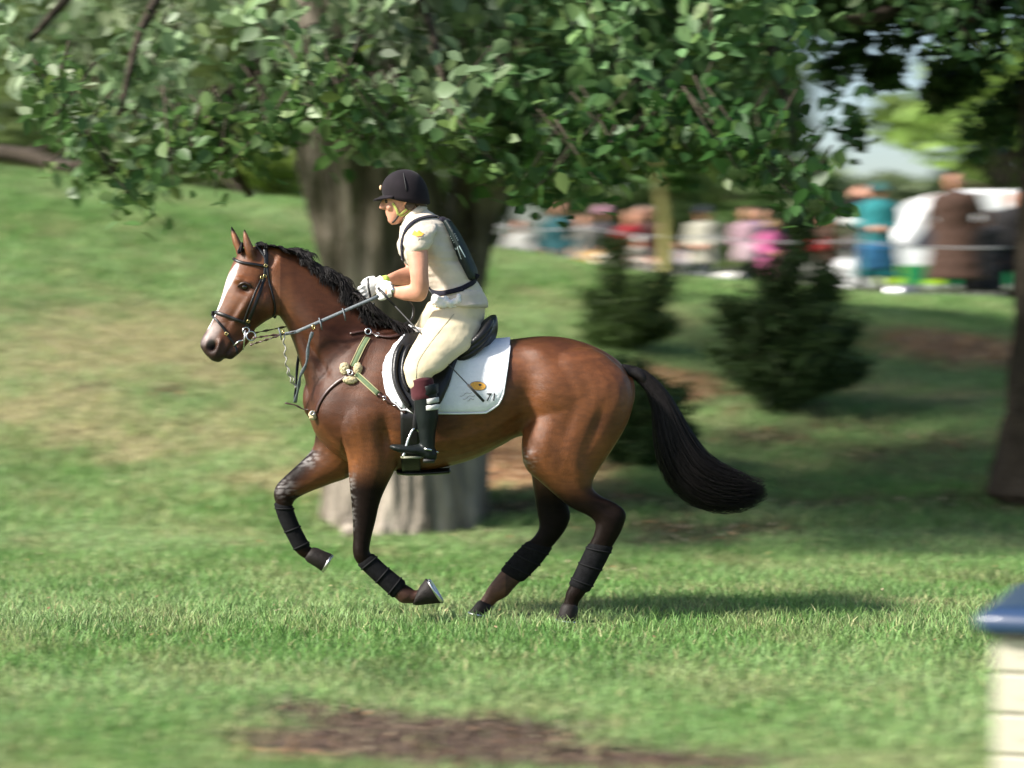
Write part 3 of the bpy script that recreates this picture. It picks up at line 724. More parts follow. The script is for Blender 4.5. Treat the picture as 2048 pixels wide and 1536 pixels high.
CR = [
    dict(px=1042, y=19.0, h=1.30, face=-25, top=(.30, .30, .28), legs=(.18, .18, .18), pose="knees", sit=True, hair=(.10, .04, .02), label="person in a pale grey top sitting at the left end of the rope"),
    dict(px=1118, y=20.4, h=1.48, face=-20, top=(.008, .06, .07), legs=(.015, .02, .04), pose="pocket", hair=(.10, .045, .02), label="person in a dark teal jacket beside the pale grey seated one"),
    dict(px=1165, y=21.2, h=1.46, face=10, top=(.24, .22, .18), legs=(.2, .18, .14), pose="pocket", hair=(.08, .045, .02), label="person in a beige top right behind the tan rucksack"),
    dict(px=1207, y=22.6, h=1.72, face=-20, top=(.04, .035, .04), legs=(.02, .02, .025), pose="front", hat="cap", hatc=(.38, .20, .26), label="person in a pink cap and dark jacket"),
    dict(px=1262, y=21.6, h=1.66, face=25, top=(.26, .012, .018), legs=(.03, .03, .04), pose="down", hair=(.20, .11, .06), label="person in a bright red jacket left of the slim tree"),
    dict(px=1290, y=23.2, h=1.78, face=-30, top=(.06, .025, .02), legs=(.03, .03, .03), pose="down", hair=(.26, .21, .17), label="fair haired person in a dark maroon jacket behind the slim tree"),
    dict(px=1408, y=21.0, h=1.56, face=-15, top=(.32, .31, .25), legs=(.018, .03, .035), pose="front", hat="cap", hatc=(.02, .025, .035), label="person in a cream jacket with a dark cap, right of the slim tree"),
    dict(px=1496, y=21.4, h=1.50, face=-5, top=(.34, .22, .26), legs=(.015, .02, .02), pose="front", hair=(.14, .06, .04), label="person in a pale pink top holding a pale bag"),
    dict(px=1540, y=20.4, h=1.26, face=20, top=(.48, .10, .25), legs=(.42, .10, .23), pose="front", hat="brim", hatc=(.32, .21, .10), coat=.06, label="child all in hot pink with a tan hat"),
    dict(px=1524, y=22.2, h=1.46, face=-10, top=(.06, .045, .22), legs=(.015, .015, .03), pose="down", hair=(.04, .025, .02), label="person in purple half hidden behind the hot pink child"),
    dict(px=1655, y=20.2, h=1.25, face=-20, top=(.05, .024, .014), legs=(.045, .022, .014), pose="front", hair=(.03, .02, .015), coat=.05, label="low person in dark brown beside the big shrub"),
    dict(px=1728, y=22.2, h=1.84, face=-30, top=(.02, .010, .014), legs=(.02, .015, .015), pose="raise", hair=(.05, .025, .02), label="person in black peering from behind the teal raincoat"),
    dict(px=1757, y=20.6, h=1.74, face=-12, top=(.012, .15, .16), legs=(.18, .16, .11), pose="front", hat="brim", hatc=(.02, .11, .11), coat=.12, wide=1.22, label="person in a teal raincoat and matching brimmed hat"),
    dict(px=1908, y=20.5, h=1.95, face=-28, top=(.042, .020, .012), legs=(.022, .014, .012), pose="pocket", hair=(.12, .08, .06), coat=.16, wide=1.45, label="broad person in a long brown coat in front of the ambulance"),
    dict(px=1968, y=21.4, h=1.50, face=20, top=(.008, .008, .010), legs=(.008, .008, .010), pose="down", hair=(.02, .02, .02), coat=.14, wide=1.4, label="person in a black coat right of the brown coated one"),
    dict(px=2022, y=21.8, h=1.86, face=-10, top=(.010, .009, .010), legs=(.008, .008, .010), pose="down", hair=(.16, .14, .12), coat=.1, wide=1.3, label="grey haired person in black at the right end of the crowd"),
    dict(px=1276, y=18.7, h=.95, face=30, top=(.42, .38, .32), legs=(.38, .34, .30), pose="knees", sit=True, hat="cap", hatc=(.48, .46, .42), label="small child in cream sitting on the grass left of the slim tree"),
    dict(px=1362, y=18.6, h=.95, face=-50, top=(.26, .23, .24), legs=(.30, .28, .27), pose="knees", sit=True, hair=(.08, .05, .03), label="small child in pale grey sitting right of the slim tree"),
]
for i, c in enumerate(CR): person(seed=i, **c)

# things they carry or have put down
def bag(name, px, y, w, h, d, colr, label, cat, zoff=0.0, strap=True, hang=None):
    x = (px - 1024) / FPX * (y + 12); z = (H(x, y) if hang is None else at(px, hang, y).z) + zoff
    o = empty(name, (x, y, z), label, cat); mb = MB()
    mb.ring_loft([[Vector((x, y, z)) + Vector((w * a * c_ * abs(math.cos(t)) ** .6 * (1 if math.cos(t) > 0 else -1), d * c_ * abs(math.sin(t)) ** .6 * (1 if math.sin(t) > 0 else -1), h * b)) for t in (2 * math.pi * j / 20 for j in range(20))] for a, b, c_ in ((.45, 0, .9), (.5, .08, 1), (.52, .4, 1.05), (.5, .75, 1), (.42, .95, .8), (.2, 1.0, .4))])
    link("body", fold(remesh(mb, .02, 2), .02, 12), cloth("bag_cloth", colr), o)
    if strap:
        st = MB(); st.tube([Vector((x - w * .22, y - d * .3, z + h * .93)), Vector((x - w * .12, y - d * .3, z + h * 1.2)), Vector((x + w * .12, y - d * .3, z + h * 1.2)), Vector((x + w * .22, y - d * .3, z + h * .93))], .012, 6); st.build("handle", ink_like, o)
    return o
ink_like = mat("dark_webbing", (.03, .03, .03), rough=.7)
bag("rucksack", 1188, 19.2, .48, .46, .16, (.45, .26, .07), "tan rucksack standing on the crest", "rucksack")
bag("handbag", 1494, 19.8, .30, .26, .1, (.50, .36, .40), "pale pink bag hanging before the pale pink top", "bag", hang=525)
bag("cool_box", 1456, 19.0, .36, .28, .2, (.72, .70, .64), "white cool bag standing on the grass below the pale pink bag", "cool bag")
bag("shoulder_bag", 1752, 19.9, .42, .40, .13, (.015, .09, .19), "blue shoulder bag hanging on the teal raincoat", "bag", hang=540)
bag("carrier_bag", 1632, 19.6, .26, .2, .1, (.35, .015, .02), "small red bag above the big shrub", "bag", hang=505)
bag("shopping_bag", 1215, 18.4, .34, .26, .14, (.60, .56, .46), "cream cloth bag on the crest beside the tan rucksack", "bag")
ob = bag("basket", 1655, 19.2, .36, .16, .16, (.45, .20, .08), "orange brown basket on the grass beside the big shrub", "basket")
pr = empty("programme", at(1702, 444, 20.0), "white folded programme held out beside the teal raincoat", "booklet"); mb = MB(); mb.box(at(1702, 444, 20.0), (.11, .012, .05), Matrix.Rotation(R(14), 3, 'Y'), .003); mb.build("pages", cloth("paper", (.78, .78, .76), bump=.001), pr)

# rope on thin stakes
fence = empty("rope_barrier", at(1330, 540, 18.6), "two white ropes on thin stakes along the crest in front of the spectators", "rope barrier")
stk = [(985, 445, 512), (1170, 452, 528), (1420, 470, 562), (1700, 478, 604), (2060, 490, 626)]
for up_, nm in ((0, "rope"), (1, "rope")):
    pts = []
    for (a, t, b), (a2, t2, b2) in zip(stk[:-1], stk[1:]):
        for f in np.linspace(0, 1, 9)[:-1]:
            y0, y1 = ((t + 4, t2 + 4) if up_ == 0 else (b - 14, b2 - 14)); pts.append(at(a + (a2 - a) * f, y0 + (y1 - y0) * f + 7 * math.sin(f * math.pi), 18.45))
    mb = MB(); mb.tube(pts, .009, 6); mb.build(nm, cloth("white_rope", (.35, .35, .36)), fence)
for a, t, b in stk:
    p = at(a, t, 18.5); mb = MB(); mb.tube([Vector((p.x, p.y, H(p.x, p.y) - .1)), p + Vector((0, 0, .05))], .014, 8); mb.build("stake", cloth("stake_paint", (.3, .3, .3)), fence)

# white ambulance parked behind the crowd, nose to the left
AY = 24.0; ax0 = at(1680, 600, AY).x; az = H(ax0 + 1.5, AY) + .0
van = empty("ambulance", (ax0 + 2.4, AY + .9, az), "white ambulance with lime and green side markings parked behind the spectators", "ambulance")
prof = [(0, .42), (0, .78), (.12, .92), (.72, 1.04), (1.12, 1.62), (1.40, 1.90), (1.9, 1.98), (4.7, 1.98), (4.85, 1.9), (4.9, .42)]
white_p = mat("white_paint", (.80, .81, .82), rough=.3, var=.04, scale=5, spec=.5, coat=.3); glass_m = mat("tinted_glass", (.05, .06, .08), rough=.08, var=.05, spec=.8)
mb = MB(); rings = []
for yy, k_ in ((0, .94), (.06, 1.0), (1.84, 1.0), (1.9, .94)):
    cz = 1.0; rings.append([Vector((ax0 + 2.45 + (p[0] - 2.45) * (k_ if k_ < 1 else 1), AY + yy, az + cz + (p[1] - cz) * k_)) for p in prof])
mb.ring_loft(rings); mb.build("body", white_p, van, False)
def side(name, x0, x1, z0, z1, m, dy=.012, skew=0.0):
    b = MB(); y = AY - .0
    b.v = [Vector((ax0 + x0, y - dy, az + z0)), Vector((ax0 + x1, y - dy, az + z0)), Vector((ax0 + x1, y - dy, az + z1)), Vector((ax0 + x0 + skew, y - dy, az + z1)), Vector((ax0 + x0, y + .02, az + z0)), Vector((ax0 + x1, y + .02, az + z0)), Vector((ax0 + x1, y + .02, az + z1)), Vector((ax0 + x0 + skew, y + .02, az + z1))]
    b.f = [(0, 1, 2, 3), (4, 7, 6, 5), (0, 4, 5, 1), (3, 2, 6, 7), (0, 3, 7, 4), (1, 5, 6, 2)]; return b.build(name, m, van, False)
side("window", 1.05, 1.75, 1.08, 1.45, glass_m, skew=.30); side("window", 1.85, 2.9, 1.08, 1.45, glass_m)
lime_p = mat("lime_panel", (.50, .75, .05), rough=.35, var=.05); green_p = mat("green_panel", (.01, .22, .08), rough=.35, var=.05)
for i in range(12): side("lime_panel" if i % 2 == 0 else "green_panel", .62 + i * .35, .62 + i * .35 + .35, .50, .80, lime_p if i % 2 == 0 else green_p)
for xx in (.95, 3.9):
    b = MB(); c = Vector((ax0 + xx, AY - .01, az + .32)); b.ring_loft([[c + Vector((r * math.cos(t), dy, r * math.sin(t))) for t in (2 * math.pi * j / 24 for j in range(24))] for r, dy in ((.29, .2), (.32, .16), (.32, .02), (.28, 0))]); w = b.build("wheel", mat("tyre", (.02, .02, .02), rough=.8), van)
    b = MB(); b.ring_loft([[c + Vector((r * math.cos(t), dy, r * math.sin(t))) for t in (2 * math.pi * j / 20 for j in range(20))] for r, dy in ((.19, .02), (.19, -.01), (.06, -.02))]); b.build("rim", mat("rim", (.5, .5, .52), rough=.35, metal=.8), w)
b = MB(); b.box((ax0 + .10, AY + .2, az + .74), (.04, .12, .07), None, .01); b.build("headlight", mat("lamp_glass", (.6, .62, .62), rough=.1), van)

# ================================================================== jump at the right edge
jn = at(1990, 1290, -5.0); ja = R(-20); rotj = Matrix.Rotation(ja, 3, 'Z')
jump = empty("fence_pillar", (jn.x + .3, -4.7, 0), "cream boarded jump pillar with a rounded blue cap at the right edge", "jump pillar")
topz = at(1990, 1272, -5).z; cen = Vector((jn.x, jn.y, 0)) + rotj @ Vector((.36, .36, 0))
cream_p = mat("cream_paint", (.47, .44, .35), rough=.55, var=.07, scale=6, bump=.002, bscale=60); blue_p = mat("blue_paint", (.020, .042, .095), rough=.28, var=.12, scale=9, spec=.6, coat=.3)
ch = (at(1990, 1345, -5).z - at(1990, 1427, -5).z); z = topz; k = 0
while z > 0:
    h_ = ch if k else (topz - at(1990, 1345, -5).z); b = MB(); b.box(cen + Vector((0, 0, z - h_ / 2)), (.36, .36, h_ / 2 - .004), rotj, .006); b.build("board", cream_p, jump, False); z -= h_; k += 1
b = MB(); b.box(cen + Vector((0, 0, topz / 2 - .02)), (.352, .352, topz / 2 - .03), rotj); b.build("core", mat("joint", (.2, .19, .15), rough=.9), jump, False)
for i in range(5):   # short nicks in the boards
    for j in range(4):
        b = MB(); c = cen + rotj @ Vector((-.27 + j * .17, -.362, 0)) + Vector((0, 0, topz - .055 - i * ch)); b.box(c, (.018, .003, .005), rotj @ Matrix.Rotation(R(25), 3, 'Y'), .001); b.build("nick", mat("nick", (.35, .33, .28), rough=.8) if (i, j) == (0, 0) else bpy.data.materials["nick"], jump, False)
capm = MB(); rings = []
for zz, g in ((-.0, .0), (.004, .03), (.02, .05), (.045, .055), (.065, .048), (.082, .03), (.09, .0)):
    e = .36 + g; c_ = .05; pts = []
    for sx, sy, a0 in ((1, 1, 0), (-1, 1, 90), (-1, -1, 180), (1, -1, 270)):
        for a in (0, 30, 60, 90): pts.append(cen + rotj @ Vector((sx * (e - c_) + c_ * math.cos(R(a0 + a)), sy * (e - c_) + c_ * math.sin(R(a0 + a)), 0)) + Vector((0, 0, topz + zz)))
    rings.append(pts)
capm.ring_loft(rings); capm.build("cap", blue_p, jump)
# ================================================================== the horse
horse = empty("horse", at(930, 1238, 0), "bay horse with a white blaze galloping left, black mane and tail, ridden on the grass", "horse")

def build_horse_body():
    mb = MB()
    # trunk: vertical slices, top edge / belly edge
    trace(mb, [
        (622, 760, 620, 838, 0, .06), (640, 735, 634, 872, 0, .13), (662, 705, 662, 902, 0, .175), (700, 672, 700, 926, 0, .205, .1),
        (745, 652, 745, 938, 0, .225, .2), (800, 650, 800, 943, 0, .245, .22), (850, 664, 850, 942, 0, .265, .16), (900, 676, 900, 932, 0, .275, .1),
        (950, 683, 950, 917, 0, .275, .05), (1000, 681, 1000, 893, 0, .262, .03), (1042, 676, 1042, 872, 0, .25, .04), (1085, 672, 1085, 880, 0, .255, .06),
        (1130, 675, 1130, 900, 0, .26, .08), (1175, 687, 1175, 905, 0, .25, .08), (1215, 706, 1215, 890, 0, .215, .05), (1243, 728, 1245, 860, 0, .16), (1257, 752, 1260, 820, 0, .09)], 32)
    # neck
    trace(mb, [
        (498, 494, 546, 612, -.02, .07, .1), (530, 489, 560, 634, -.015, .075, .12), (560, 494, 572, 652, -.01, .08, .2), (600, 510, 586, 684, 0, .085, .3), (642, 534, 597, 716, 0, .09, .35),
        (684, 570, 606, 745, 0, .098, .35), (722, 608, 616, 782, 0, .115, .35), (758, 640, 624, 820, 0, .14, .3), (792, 656, 645, 868, 0, .17, .25)], 28)
    # head, turned slightly towards the camera
    trace(mb, [
        (486, 497, 556, 560, -.02, .062), (471, 515, 566, 606, -.025, .088), (461, 536, 560, 626, -.035, .098, -.1), (452, 560, 548, 634, -.045, .1, .0), (445, 584, 530, 644, -.055, .086, .08),
        (437, 610, 508, 660, -.065, .064, .05), (427, 635, 490, 676, -.075, .052), (416, 655, 480, 690, -.085, .047), (405, 673, 474, 704, -.095, .05), (400, 690, 462, 714, -.1, .054), (408, 706, 452, 716, -.105, .048), (418, 716, 444, 721, -.105, .035)], 24)
    # lower jaw and lips
    trace(mb, [(498, 660, 512, 668, -.06, .035), (478, 682, 492, 692, -.08, .032), (462, 700, 480, 706, -.095, .03), (450, 712, 464, 719, -.1, .026)], 14)
    # round cheek
    mb.ell(at(523, 604, -.045), (.085, .095, .1), nu=20, nv=14)
    # brow ridges
    for s in (-1, 1):
        mb.ell(at(478, 560, -.04 + s * .075), (.03, .022, .022), nu=12, nv=8)
    # ears
    for s, tip, b0, b1 in ((-1, (488, 455), (490, 505), (514, 510)), (1, (462, 449), (470, 500), (492, 503))):
        y = -.02 + s * .05
        mx, my = (b0[0] + b1[0]) / 2, (b0[1] + b1[1]) / 2
        trace(mb, [(b0[0] + 4, b0[1] + 14, b1[0] + 2, b1[1] + 12, y * .8, .03), (b0[0], b0[1] - 2, b1[0] - 2, b1[1], y, .028),
                   (b0[0] * .72 + tip[0] * .28 - 3, b0[1] * .72 + tip[1] * .28, b1[0] * .66 + tip[0] * .34 + 1, b1[1] * .66 + tip[1] * .34, y, .026),
                   (b0[0] * .35 + tip[0] * .65 - 3, b0[1] * .35 + tip[1] * .65, b1[0] * .33 + tip[0] * .67 + 1, b1[1] * .33 + tip[1] * .67, y, .019), (tip[0] - 2, tip[1] + 3, tip[0] + 3, tip[1] + 4, y, .006)], 14, 3)
    # near fore leg
    trace(mb, [
        (672, 760, 790, 770, -.1, .09), (676, 830, 800, 830, -.13, .1), (690, 890, 802, 895, -.14, .095), (696, 930, 792, 935, -.145, .08), (698, 960, 776, 968, -.145, .068), (702, 1000, 761, 1002, -.145, .055),
        (705, 1042, 751, 1044, -.145, .047), (706, 1076, 742, 1080, -.145, .043), (705, 1098, 739, 1101, -.145, .045), (709, 1118, 742, 1107, -.145, .043), (722, 1134, 748, 1114, -.145, .034), (743, 1152, 765, 1130, -.145, .03), (766, 1174, 788, 1150, -.145, .03),
        (788, 1194, 811, 1168, -.145, .035), (802, 1206, 824, 1176, -.145, .036), (816, 1207, 830, 1181, -.145, .03), (830, 1207, 838, 1178, -.145, .032)], 20)
    # far fore leg
    trace(mb, [
        (640, 820, 760, 860, .1, .08), (632, 862, 742, 905, .12, .09), (625, 896, 706, 950, .13, .08), (600, 924, 662, 968, .13, .062), (573, 949, 618, 985, .13, .05), (554, 968, 593, 998, .13, .046),
        (547, 986, 586, 1008, .13, .044), (551, 1006, 584, 1016, .13, .036), (561, 1034, 588, 1028, .13, .03), (573, 1062, 598, 1052, .13, .029), (583, 1086, 608, 1074, .13, .034), (592, 1104, 617, 1088, .13, .035), (603, 1114, 622, 1095, .13, .03), (612, 1118, 630, 1097, .13, .03)], 20)
    # near hind leg
    trace(mb, [
        (1062, 735, 1215, 712, -.09, .13), (1056, 770, 1256, 752, -.11, .14), (1050, 815, 1268, 795, -.125, .135), (1045, 862, 1256, 845, -.135, .125), (1043, 902, 1229, 893, -.14, .115), (1052, 938, 1203, 932, -.145, .095), (1082, 965, 1188, 957, -.145, .078),
        (1110, 990, 1186, 977, -.145, .064), (1143, 1016, 1204, 993, -.145, .052), (1176, 1032, 1232, 1006, -.145, .046), (1190, 1046, 1252, 1026, -.145, .046), (1188, 1066, 1245, 1058, -.145, .042), (1180, 1084, 1226, 1092, -.145, .035), (1168, 1108, 1208, 1122, -.145, .032),
        (1154, 1140, 1190, 1153, -.145, .031), (1142, 1166, 1176, 1179, -.145, .034), (1132, 1184, 1166, 1194, -.145, .035), (1129, 1198, 1158, 1205, -.145, .029), (1126, 1210, 1156, 1214, -.145, .031)], 24)
    # far hind leg
    trace(mb, [
        (1056, 780, 1220, 770, .1, .12), (1052, 850, 1210, 850, .13, .11), (1056, 915, 1178, 905, .14, .09), (1063, 955, 1146, 945, .145, .068), (1069, 995, 1131, 982, .145, .054), (1074, 1026, 1137, 1010, .145, .047), (1078, 1052, 1141, 1034, .145, .045),
        (1070, 1070, 1130, 1062, .145, .04), (1056, 1084, 1106, 1092, .145, .034), (1032, 1106, 1076, 1126, .145, .031), (1008, 1134, 1048, 1156, .145, .03), (990, 1156, 1027, 1178, .145, .033), (976, 1174, 1014, 1193, .145, .035), (967, 1190, 995, 1203, .145, .029), (958, 1203, 986, 1213, .145, .031)], 20)
    me = remesh(mb, .0085, 5, .5, "horse_body")
    P = coords(me); Nn = normals(me); X, Y = pproj(P)
    # muscles and hollows: (px, py, side, radius px, height m, stretch x, stretch y, angle)
    bumps = [
        (706, 800, 0, 55, .012, 1, 1.6, 20), (745, 830, 0, 40, .012, 1.2, 1, 0), (770, 872, 0, 22, -.012, .6, 1.8, 0), (690, 870, 0, 30, .012, 1, 1.3, 10), (655, 830, 0, 32, .014, 1, 1.3, 0),
        (726, 740, 0, 22, -.007, 1, 3.4, 24), (668, 700, 0, 20, -.006, 1, 4, 38), (630, 640, 0, 26, .010, 1, 3, -40), (622, 700, 0, 9, -.012, 1, 7, -32),
        (1052, 800, 0, 28, -.022, .9, 1.9, 4), (1078, 706, 0, 20, .012, 1.6, .9, 20), (1110, 760, 0, 40, .008, 1, 1.5, 15), (1195, 850, 0, 18, -.007, .8, 4, 24), (1225, 800, 0, 30, .010, 1, 1.6, 10),
        (1135, 850, 0, 20, -.004, .8, 3, 28), (1090, 880, 0, 30, .010, 1, 1.5, 10), (1060, 915, 0, 16, .010, 1, 1, 0), (1160, 950, 0, 18, .008, 1, 2.5, -20), (1215, 1018, 0, 10, -.006, 2, .8, 25),
        (960, 850, 0, 30, -.006, 2.6, .6, -20), (920, 880, 0, 30, .006, 2.6, .7, -16), (1030, 850, 0, 14, -.008, 3, .8, -28),
        (489, 580, 0, 9, -.012, 1.4, .8, 10), (497, 563, 0, 10, .006, 1.7, .6, 15), (478, 628, 0, 7, .008, 1, 5, 33), (462, 645, 0, 10, -.006, 1, 3, 30), (530, 560, 0, 10, -.008, 1.2, 1.2, 0),
        (426, 692, 0, 7.5, -.020, .9, 1.35, 30), (437, 690, 0, 10, .010, .5, 1.4, 20), (414, 686, 0, 7, .007, .6, 1.5, 20), (459, 699, 0, 4, -.008, .9, 3, 30), (545, 520, 0, 9, -.008, .8, 2, 30)]
    for bx, by, sd_, rp, h, sx, sy, ang in bumps:
        c, s = math.cos(R(ang)), math.sin(R(ang))
        dx, dy = X - bx, Y - by
        u, v = (dx * c + dy * s) / (rp * sx), (-dx * s + dy * c) / (rp * sy)
        w = np.exp(-(u * u + v * v)) * h * 1.45 * np.clip(np.abs(Nn[:, 1]) * 1.4, 0, 1)
        P += Nn * w[:, None]
    # faint ribs and veins on the barrel
    ribs = np.sin((X - .25 * (Y - 800)) / 5.2) * np.exp(-((X - 950) / 70) ** 2 - ((Y - 850) / 45) ** 2) * .0022
    P += Nn * ribs[:, None]
    setco(me, P)
    # coat colours
    n = len(P)
    base = np.tile(np.array([.135, .046, .015]), (n, 1))
    dark = np.array([.026, .009, .006]); black = np.array([.0055, .0045, .0042]); tan = np.array([.22, .075, .020])
    def mixc(c, w):
        nonlocal base
        w = np.clip(w, 0, 1)[:, None]; base = base * (1 - w) + np.array(c) * w
    nz = np.array([noise.noise(Vector(p) * 5) for p in P])
    mixc(dark, .8 * np.exp(-((Y - 668 - .02 * (X - 1000)) / 34) ** 2) * (X > 640))       # dark topline
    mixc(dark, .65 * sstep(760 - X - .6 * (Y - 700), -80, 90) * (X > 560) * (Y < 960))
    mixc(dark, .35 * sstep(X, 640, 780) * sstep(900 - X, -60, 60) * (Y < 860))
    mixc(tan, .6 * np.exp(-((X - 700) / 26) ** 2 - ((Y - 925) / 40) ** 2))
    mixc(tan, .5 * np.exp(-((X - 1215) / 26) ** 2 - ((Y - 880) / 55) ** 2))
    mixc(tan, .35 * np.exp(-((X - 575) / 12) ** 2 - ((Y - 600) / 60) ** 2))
    mixc(dark * 1.2, .5 * sstep(nz, .1, .5))
    leg = (Y > 900) & ((X < 640) | (Y > 945))
    near_f = sstep(Y, 915, 985) * (X > 690) * (X < 900)
    far_f = sstep(X + .55 * (Y - 1000), 610, 560) * (X < 660) * (Y > 900) + (Y > 990) * (X < 660)
    mixc(black, .97 * near_f); mixc(black, .95 * np.clip(far_f, 0, 1))
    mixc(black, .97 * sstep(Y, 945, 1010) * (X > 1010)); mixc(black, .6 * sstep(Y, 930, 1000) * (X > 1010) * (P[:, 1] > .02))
    mixc((.06, .03, .02), .7 * sstep(Y, 1085, 1150) * (X < 1100) * (X > 900))
    mixc((.09, .04, .028), .55 * sstep(Y, 1176, 1186) * (X < 900) * (X > 700))
    # muzzle, eye socket, ear rims
    hd = X < 575
    mz = sstep(Y - .35 * (X - 420), 640, 705) * (X < 500) * (Y < 760)
    mixc((.022, .015, .014), .92 * mz)
    mixc(dark * .6, .85 * np.exp(-((X - 492) / 15) ** 2 - ((Y - 575) / 9) ** 2) * hd)
    mixc(dark * .8, .8 * np.exp(-((X - 510) / 36) ** 2 - ((Y - 635) / 36) ** 2) * hd); mixc(dark, .6 * np.exp(-((X - 470) / 20) ** 2 - ((Y - 670) / 18) ** 2) * hd)
    mixc(black, 1.0 * np.exp(-((X - 426) / 7) ** 2 - ((Y - 692) / 9) ** 2))
    er = (Y < 500) * (X < 518)
    exn = 488 + (Y - 455) * .40; exf = 461 + (Y - 449) * .40; ec = np.where(P[:, 1] < -.02, exn, exf)
    mixc((.30, .13, .06), .9 * er * np.exp(-((X - ec + 1) / 5) ** 2)); mixc(black, .9 * er * sstep(np.abs(X - ec + 1), 4, 9) * (X > ec)); mixc(black, er * sstep(466 - Y, -3, 6))
    # blaze: down the front of the face
    yc = -.02 - (Y - 500) * .00045
    fx = np.interp(Y, [500, 540, 560, 610, 650, 690], [478, 459, 452, 437, 418, 400])
    bc_ = fx + 1 + 9 * np.clip(1 - (Y - 535) / 105, 0, 1) ** 1.2
    bz = np.exp(-(np.abs(X - bc_) / (2.6 + 4.0 * np.exp(-((Y - 556) / 22) ** 2))) ** 3) * sstep(Y, 522, 536) * (1 - sstep(Y, 650, 662))
    bz *= (P[:, 1] < yc + .02)
    snip = np.exp(-((X - 424 + .6 * (Y - 668)) / 13) ** 4 - ((Y - 666) / 20) ** 4) * (Y > 645)
    mixc((.72, .70, .68), .95 * np.clip(bz * 1.4, 0, 1) * hd); mixc((.45, .38, .36), .5 * snip * hd)
    # light sweat and dust marks on knees and stifle
    gn = np.array([noise.noise(Vector((p[0] * 30, p[1] * 30, p[2] * 90))) for p in P])
    mixc((.30, .27, .26), .4 * sstep(gn, -.1, .4) * np.exp(-((X - 566) / 22) ** 2 - ((Y - 978) / 16) ** 2))
    mixc((.30, .27, .26), .45 * sstep(gn, -.1, .4) * np.exp(-((X - 620) / 26) ** 2 - ((Y - 915) / 16) ** 2))
    mixc((.25, .23, .22), .55 * sstep(gn, -.2, .3) * np.exp(-((X - 702) / 7) ** 2) * (Y > 945) * (Y < 1060))
    mixc((.34, .31, .30), .55 * sstep(gn, -.15, .4) * np.exp(-((X - 1058) / 15) ** 2 - ((Y - 915) / 22) ** 2))
    setcol(me, base)
    return me

coat_m = mat("bay_coat", (.2, .07, .03), rough=.36, var=.22, scale=22, bump=.0022, bscale=190, attr=True, spec=.36, spec_dark=.05, sheen=0, stretch=(1, 1, 2.2))
horse_me = build_horse_body()
body = link("body", horse_me, coat_m, horse)
HB = bvh_of(horse_me)

hair_m = mat("black_hair", (.009, .007, .007), rough=.55, var=.4, scale=60, spec=.22)
eye_m = mat("dark_eye", (.008, .005, .004), rough=.06, var=.1, spec=.8)
hoof_m = mat("hoof_horn", (.014, .011, .010), rough=.6, var=.35, scale=40, bump=.002, bscale=120, spec=.2)
steel_m = mat("steel", (.62, .62, .62), rough=.25, var=.1, metal=1.0)
brass_m = mat("brass", (.75, .6, .28), rough=.3, var=.1, metal=1.0)
boot_m = mat("black_neoprene", (.008, .008, .009), rough=.75, var=.3, scale=40, bump=.002, bscale=150, spec=.08)

# eye
for s in (-1,):
    p, nn = hit(HB, 489, 575, -.008)
    e = MB(); e.ell(p, (.019, .017, .017)); e.build("eye", eye_m, horse)
    li = MB(); li.tube([hit(HB, x, y, .002)[0] for x, y in ((475, 573), (482, 567), (490, 565), (499, 569), (504, 576))], [.003, .006, .007, .006, .003], 6); li.build("eyelid", mat("lid", (.03, .014, .01), rough=.4), horse)
p = at(478, 572, .055); e = MB(); e.ell(p, (.018, .017, .017)); e.build("eye", eye_m, horse)

def hoof(a0, b0, a1, b1, y, w0, w1, parent=horse):
    """horn block from coronet (a0-b0) to sole (a1-b1), with a steel shoe"""
    mb = MB()
    A0, B0, A1, B1 = (at(*q, y) for q in (a0, b0, a1, b1))
    rings = []
    for t, k in ((-.12, .9), (0, 1.0), (.12, 1.07), (.5, 1.0), (.93, 1.0), (1.0, .96)):
        A, B = A0.lerp(A1, t), B0.lerp(B1, t); c = (A + B) / 2; e = (A - B) / 2 * k; w = (w0 + (w1 - w0) * max(t, 0)) * k
        rings.append([c + e * math.cos(u) + Vector((0, w * math.sin(u), 0)) for u in (2 * math.pi * j / 20 for j in range(20))])
    mb.ring_loft(rings)
    h = mb.build("hoof", hoof_m, parent)
    c = (A1 + B1) / 2; e = (A1 - B1) / 2; nd = ((A1 - A0) + (B1 - B0)).normalized()
    pts = [c + nd * .004 + e * math.cos(u) * .93 + Vector((0, w1 * math.sin(u) * .93, 0)) for u in (R(-145 + 290 * j / 22) for j in range(23))]
    sb = MB(); sb.tube(pts, .009, 6); sb.build("horseshoe", steel_m, h)
    return h
hoof((831, 1210), (838, 1176), (884, 1206), (852, 1156), -.145, .047, .058)      # folded near fore, sole up and back
hoof((612, 1121), (630, 1095), (644, 1143), (664, 1108), .13, .045, .056)
hoof((1124, 1209), (1155, 1213), (1112, 1238), (1156, 1243), -.145, .045, .058)
hoof((957, 1202), (985, 1212), (937, 1224), (982, 1231), .145, .045, .057)

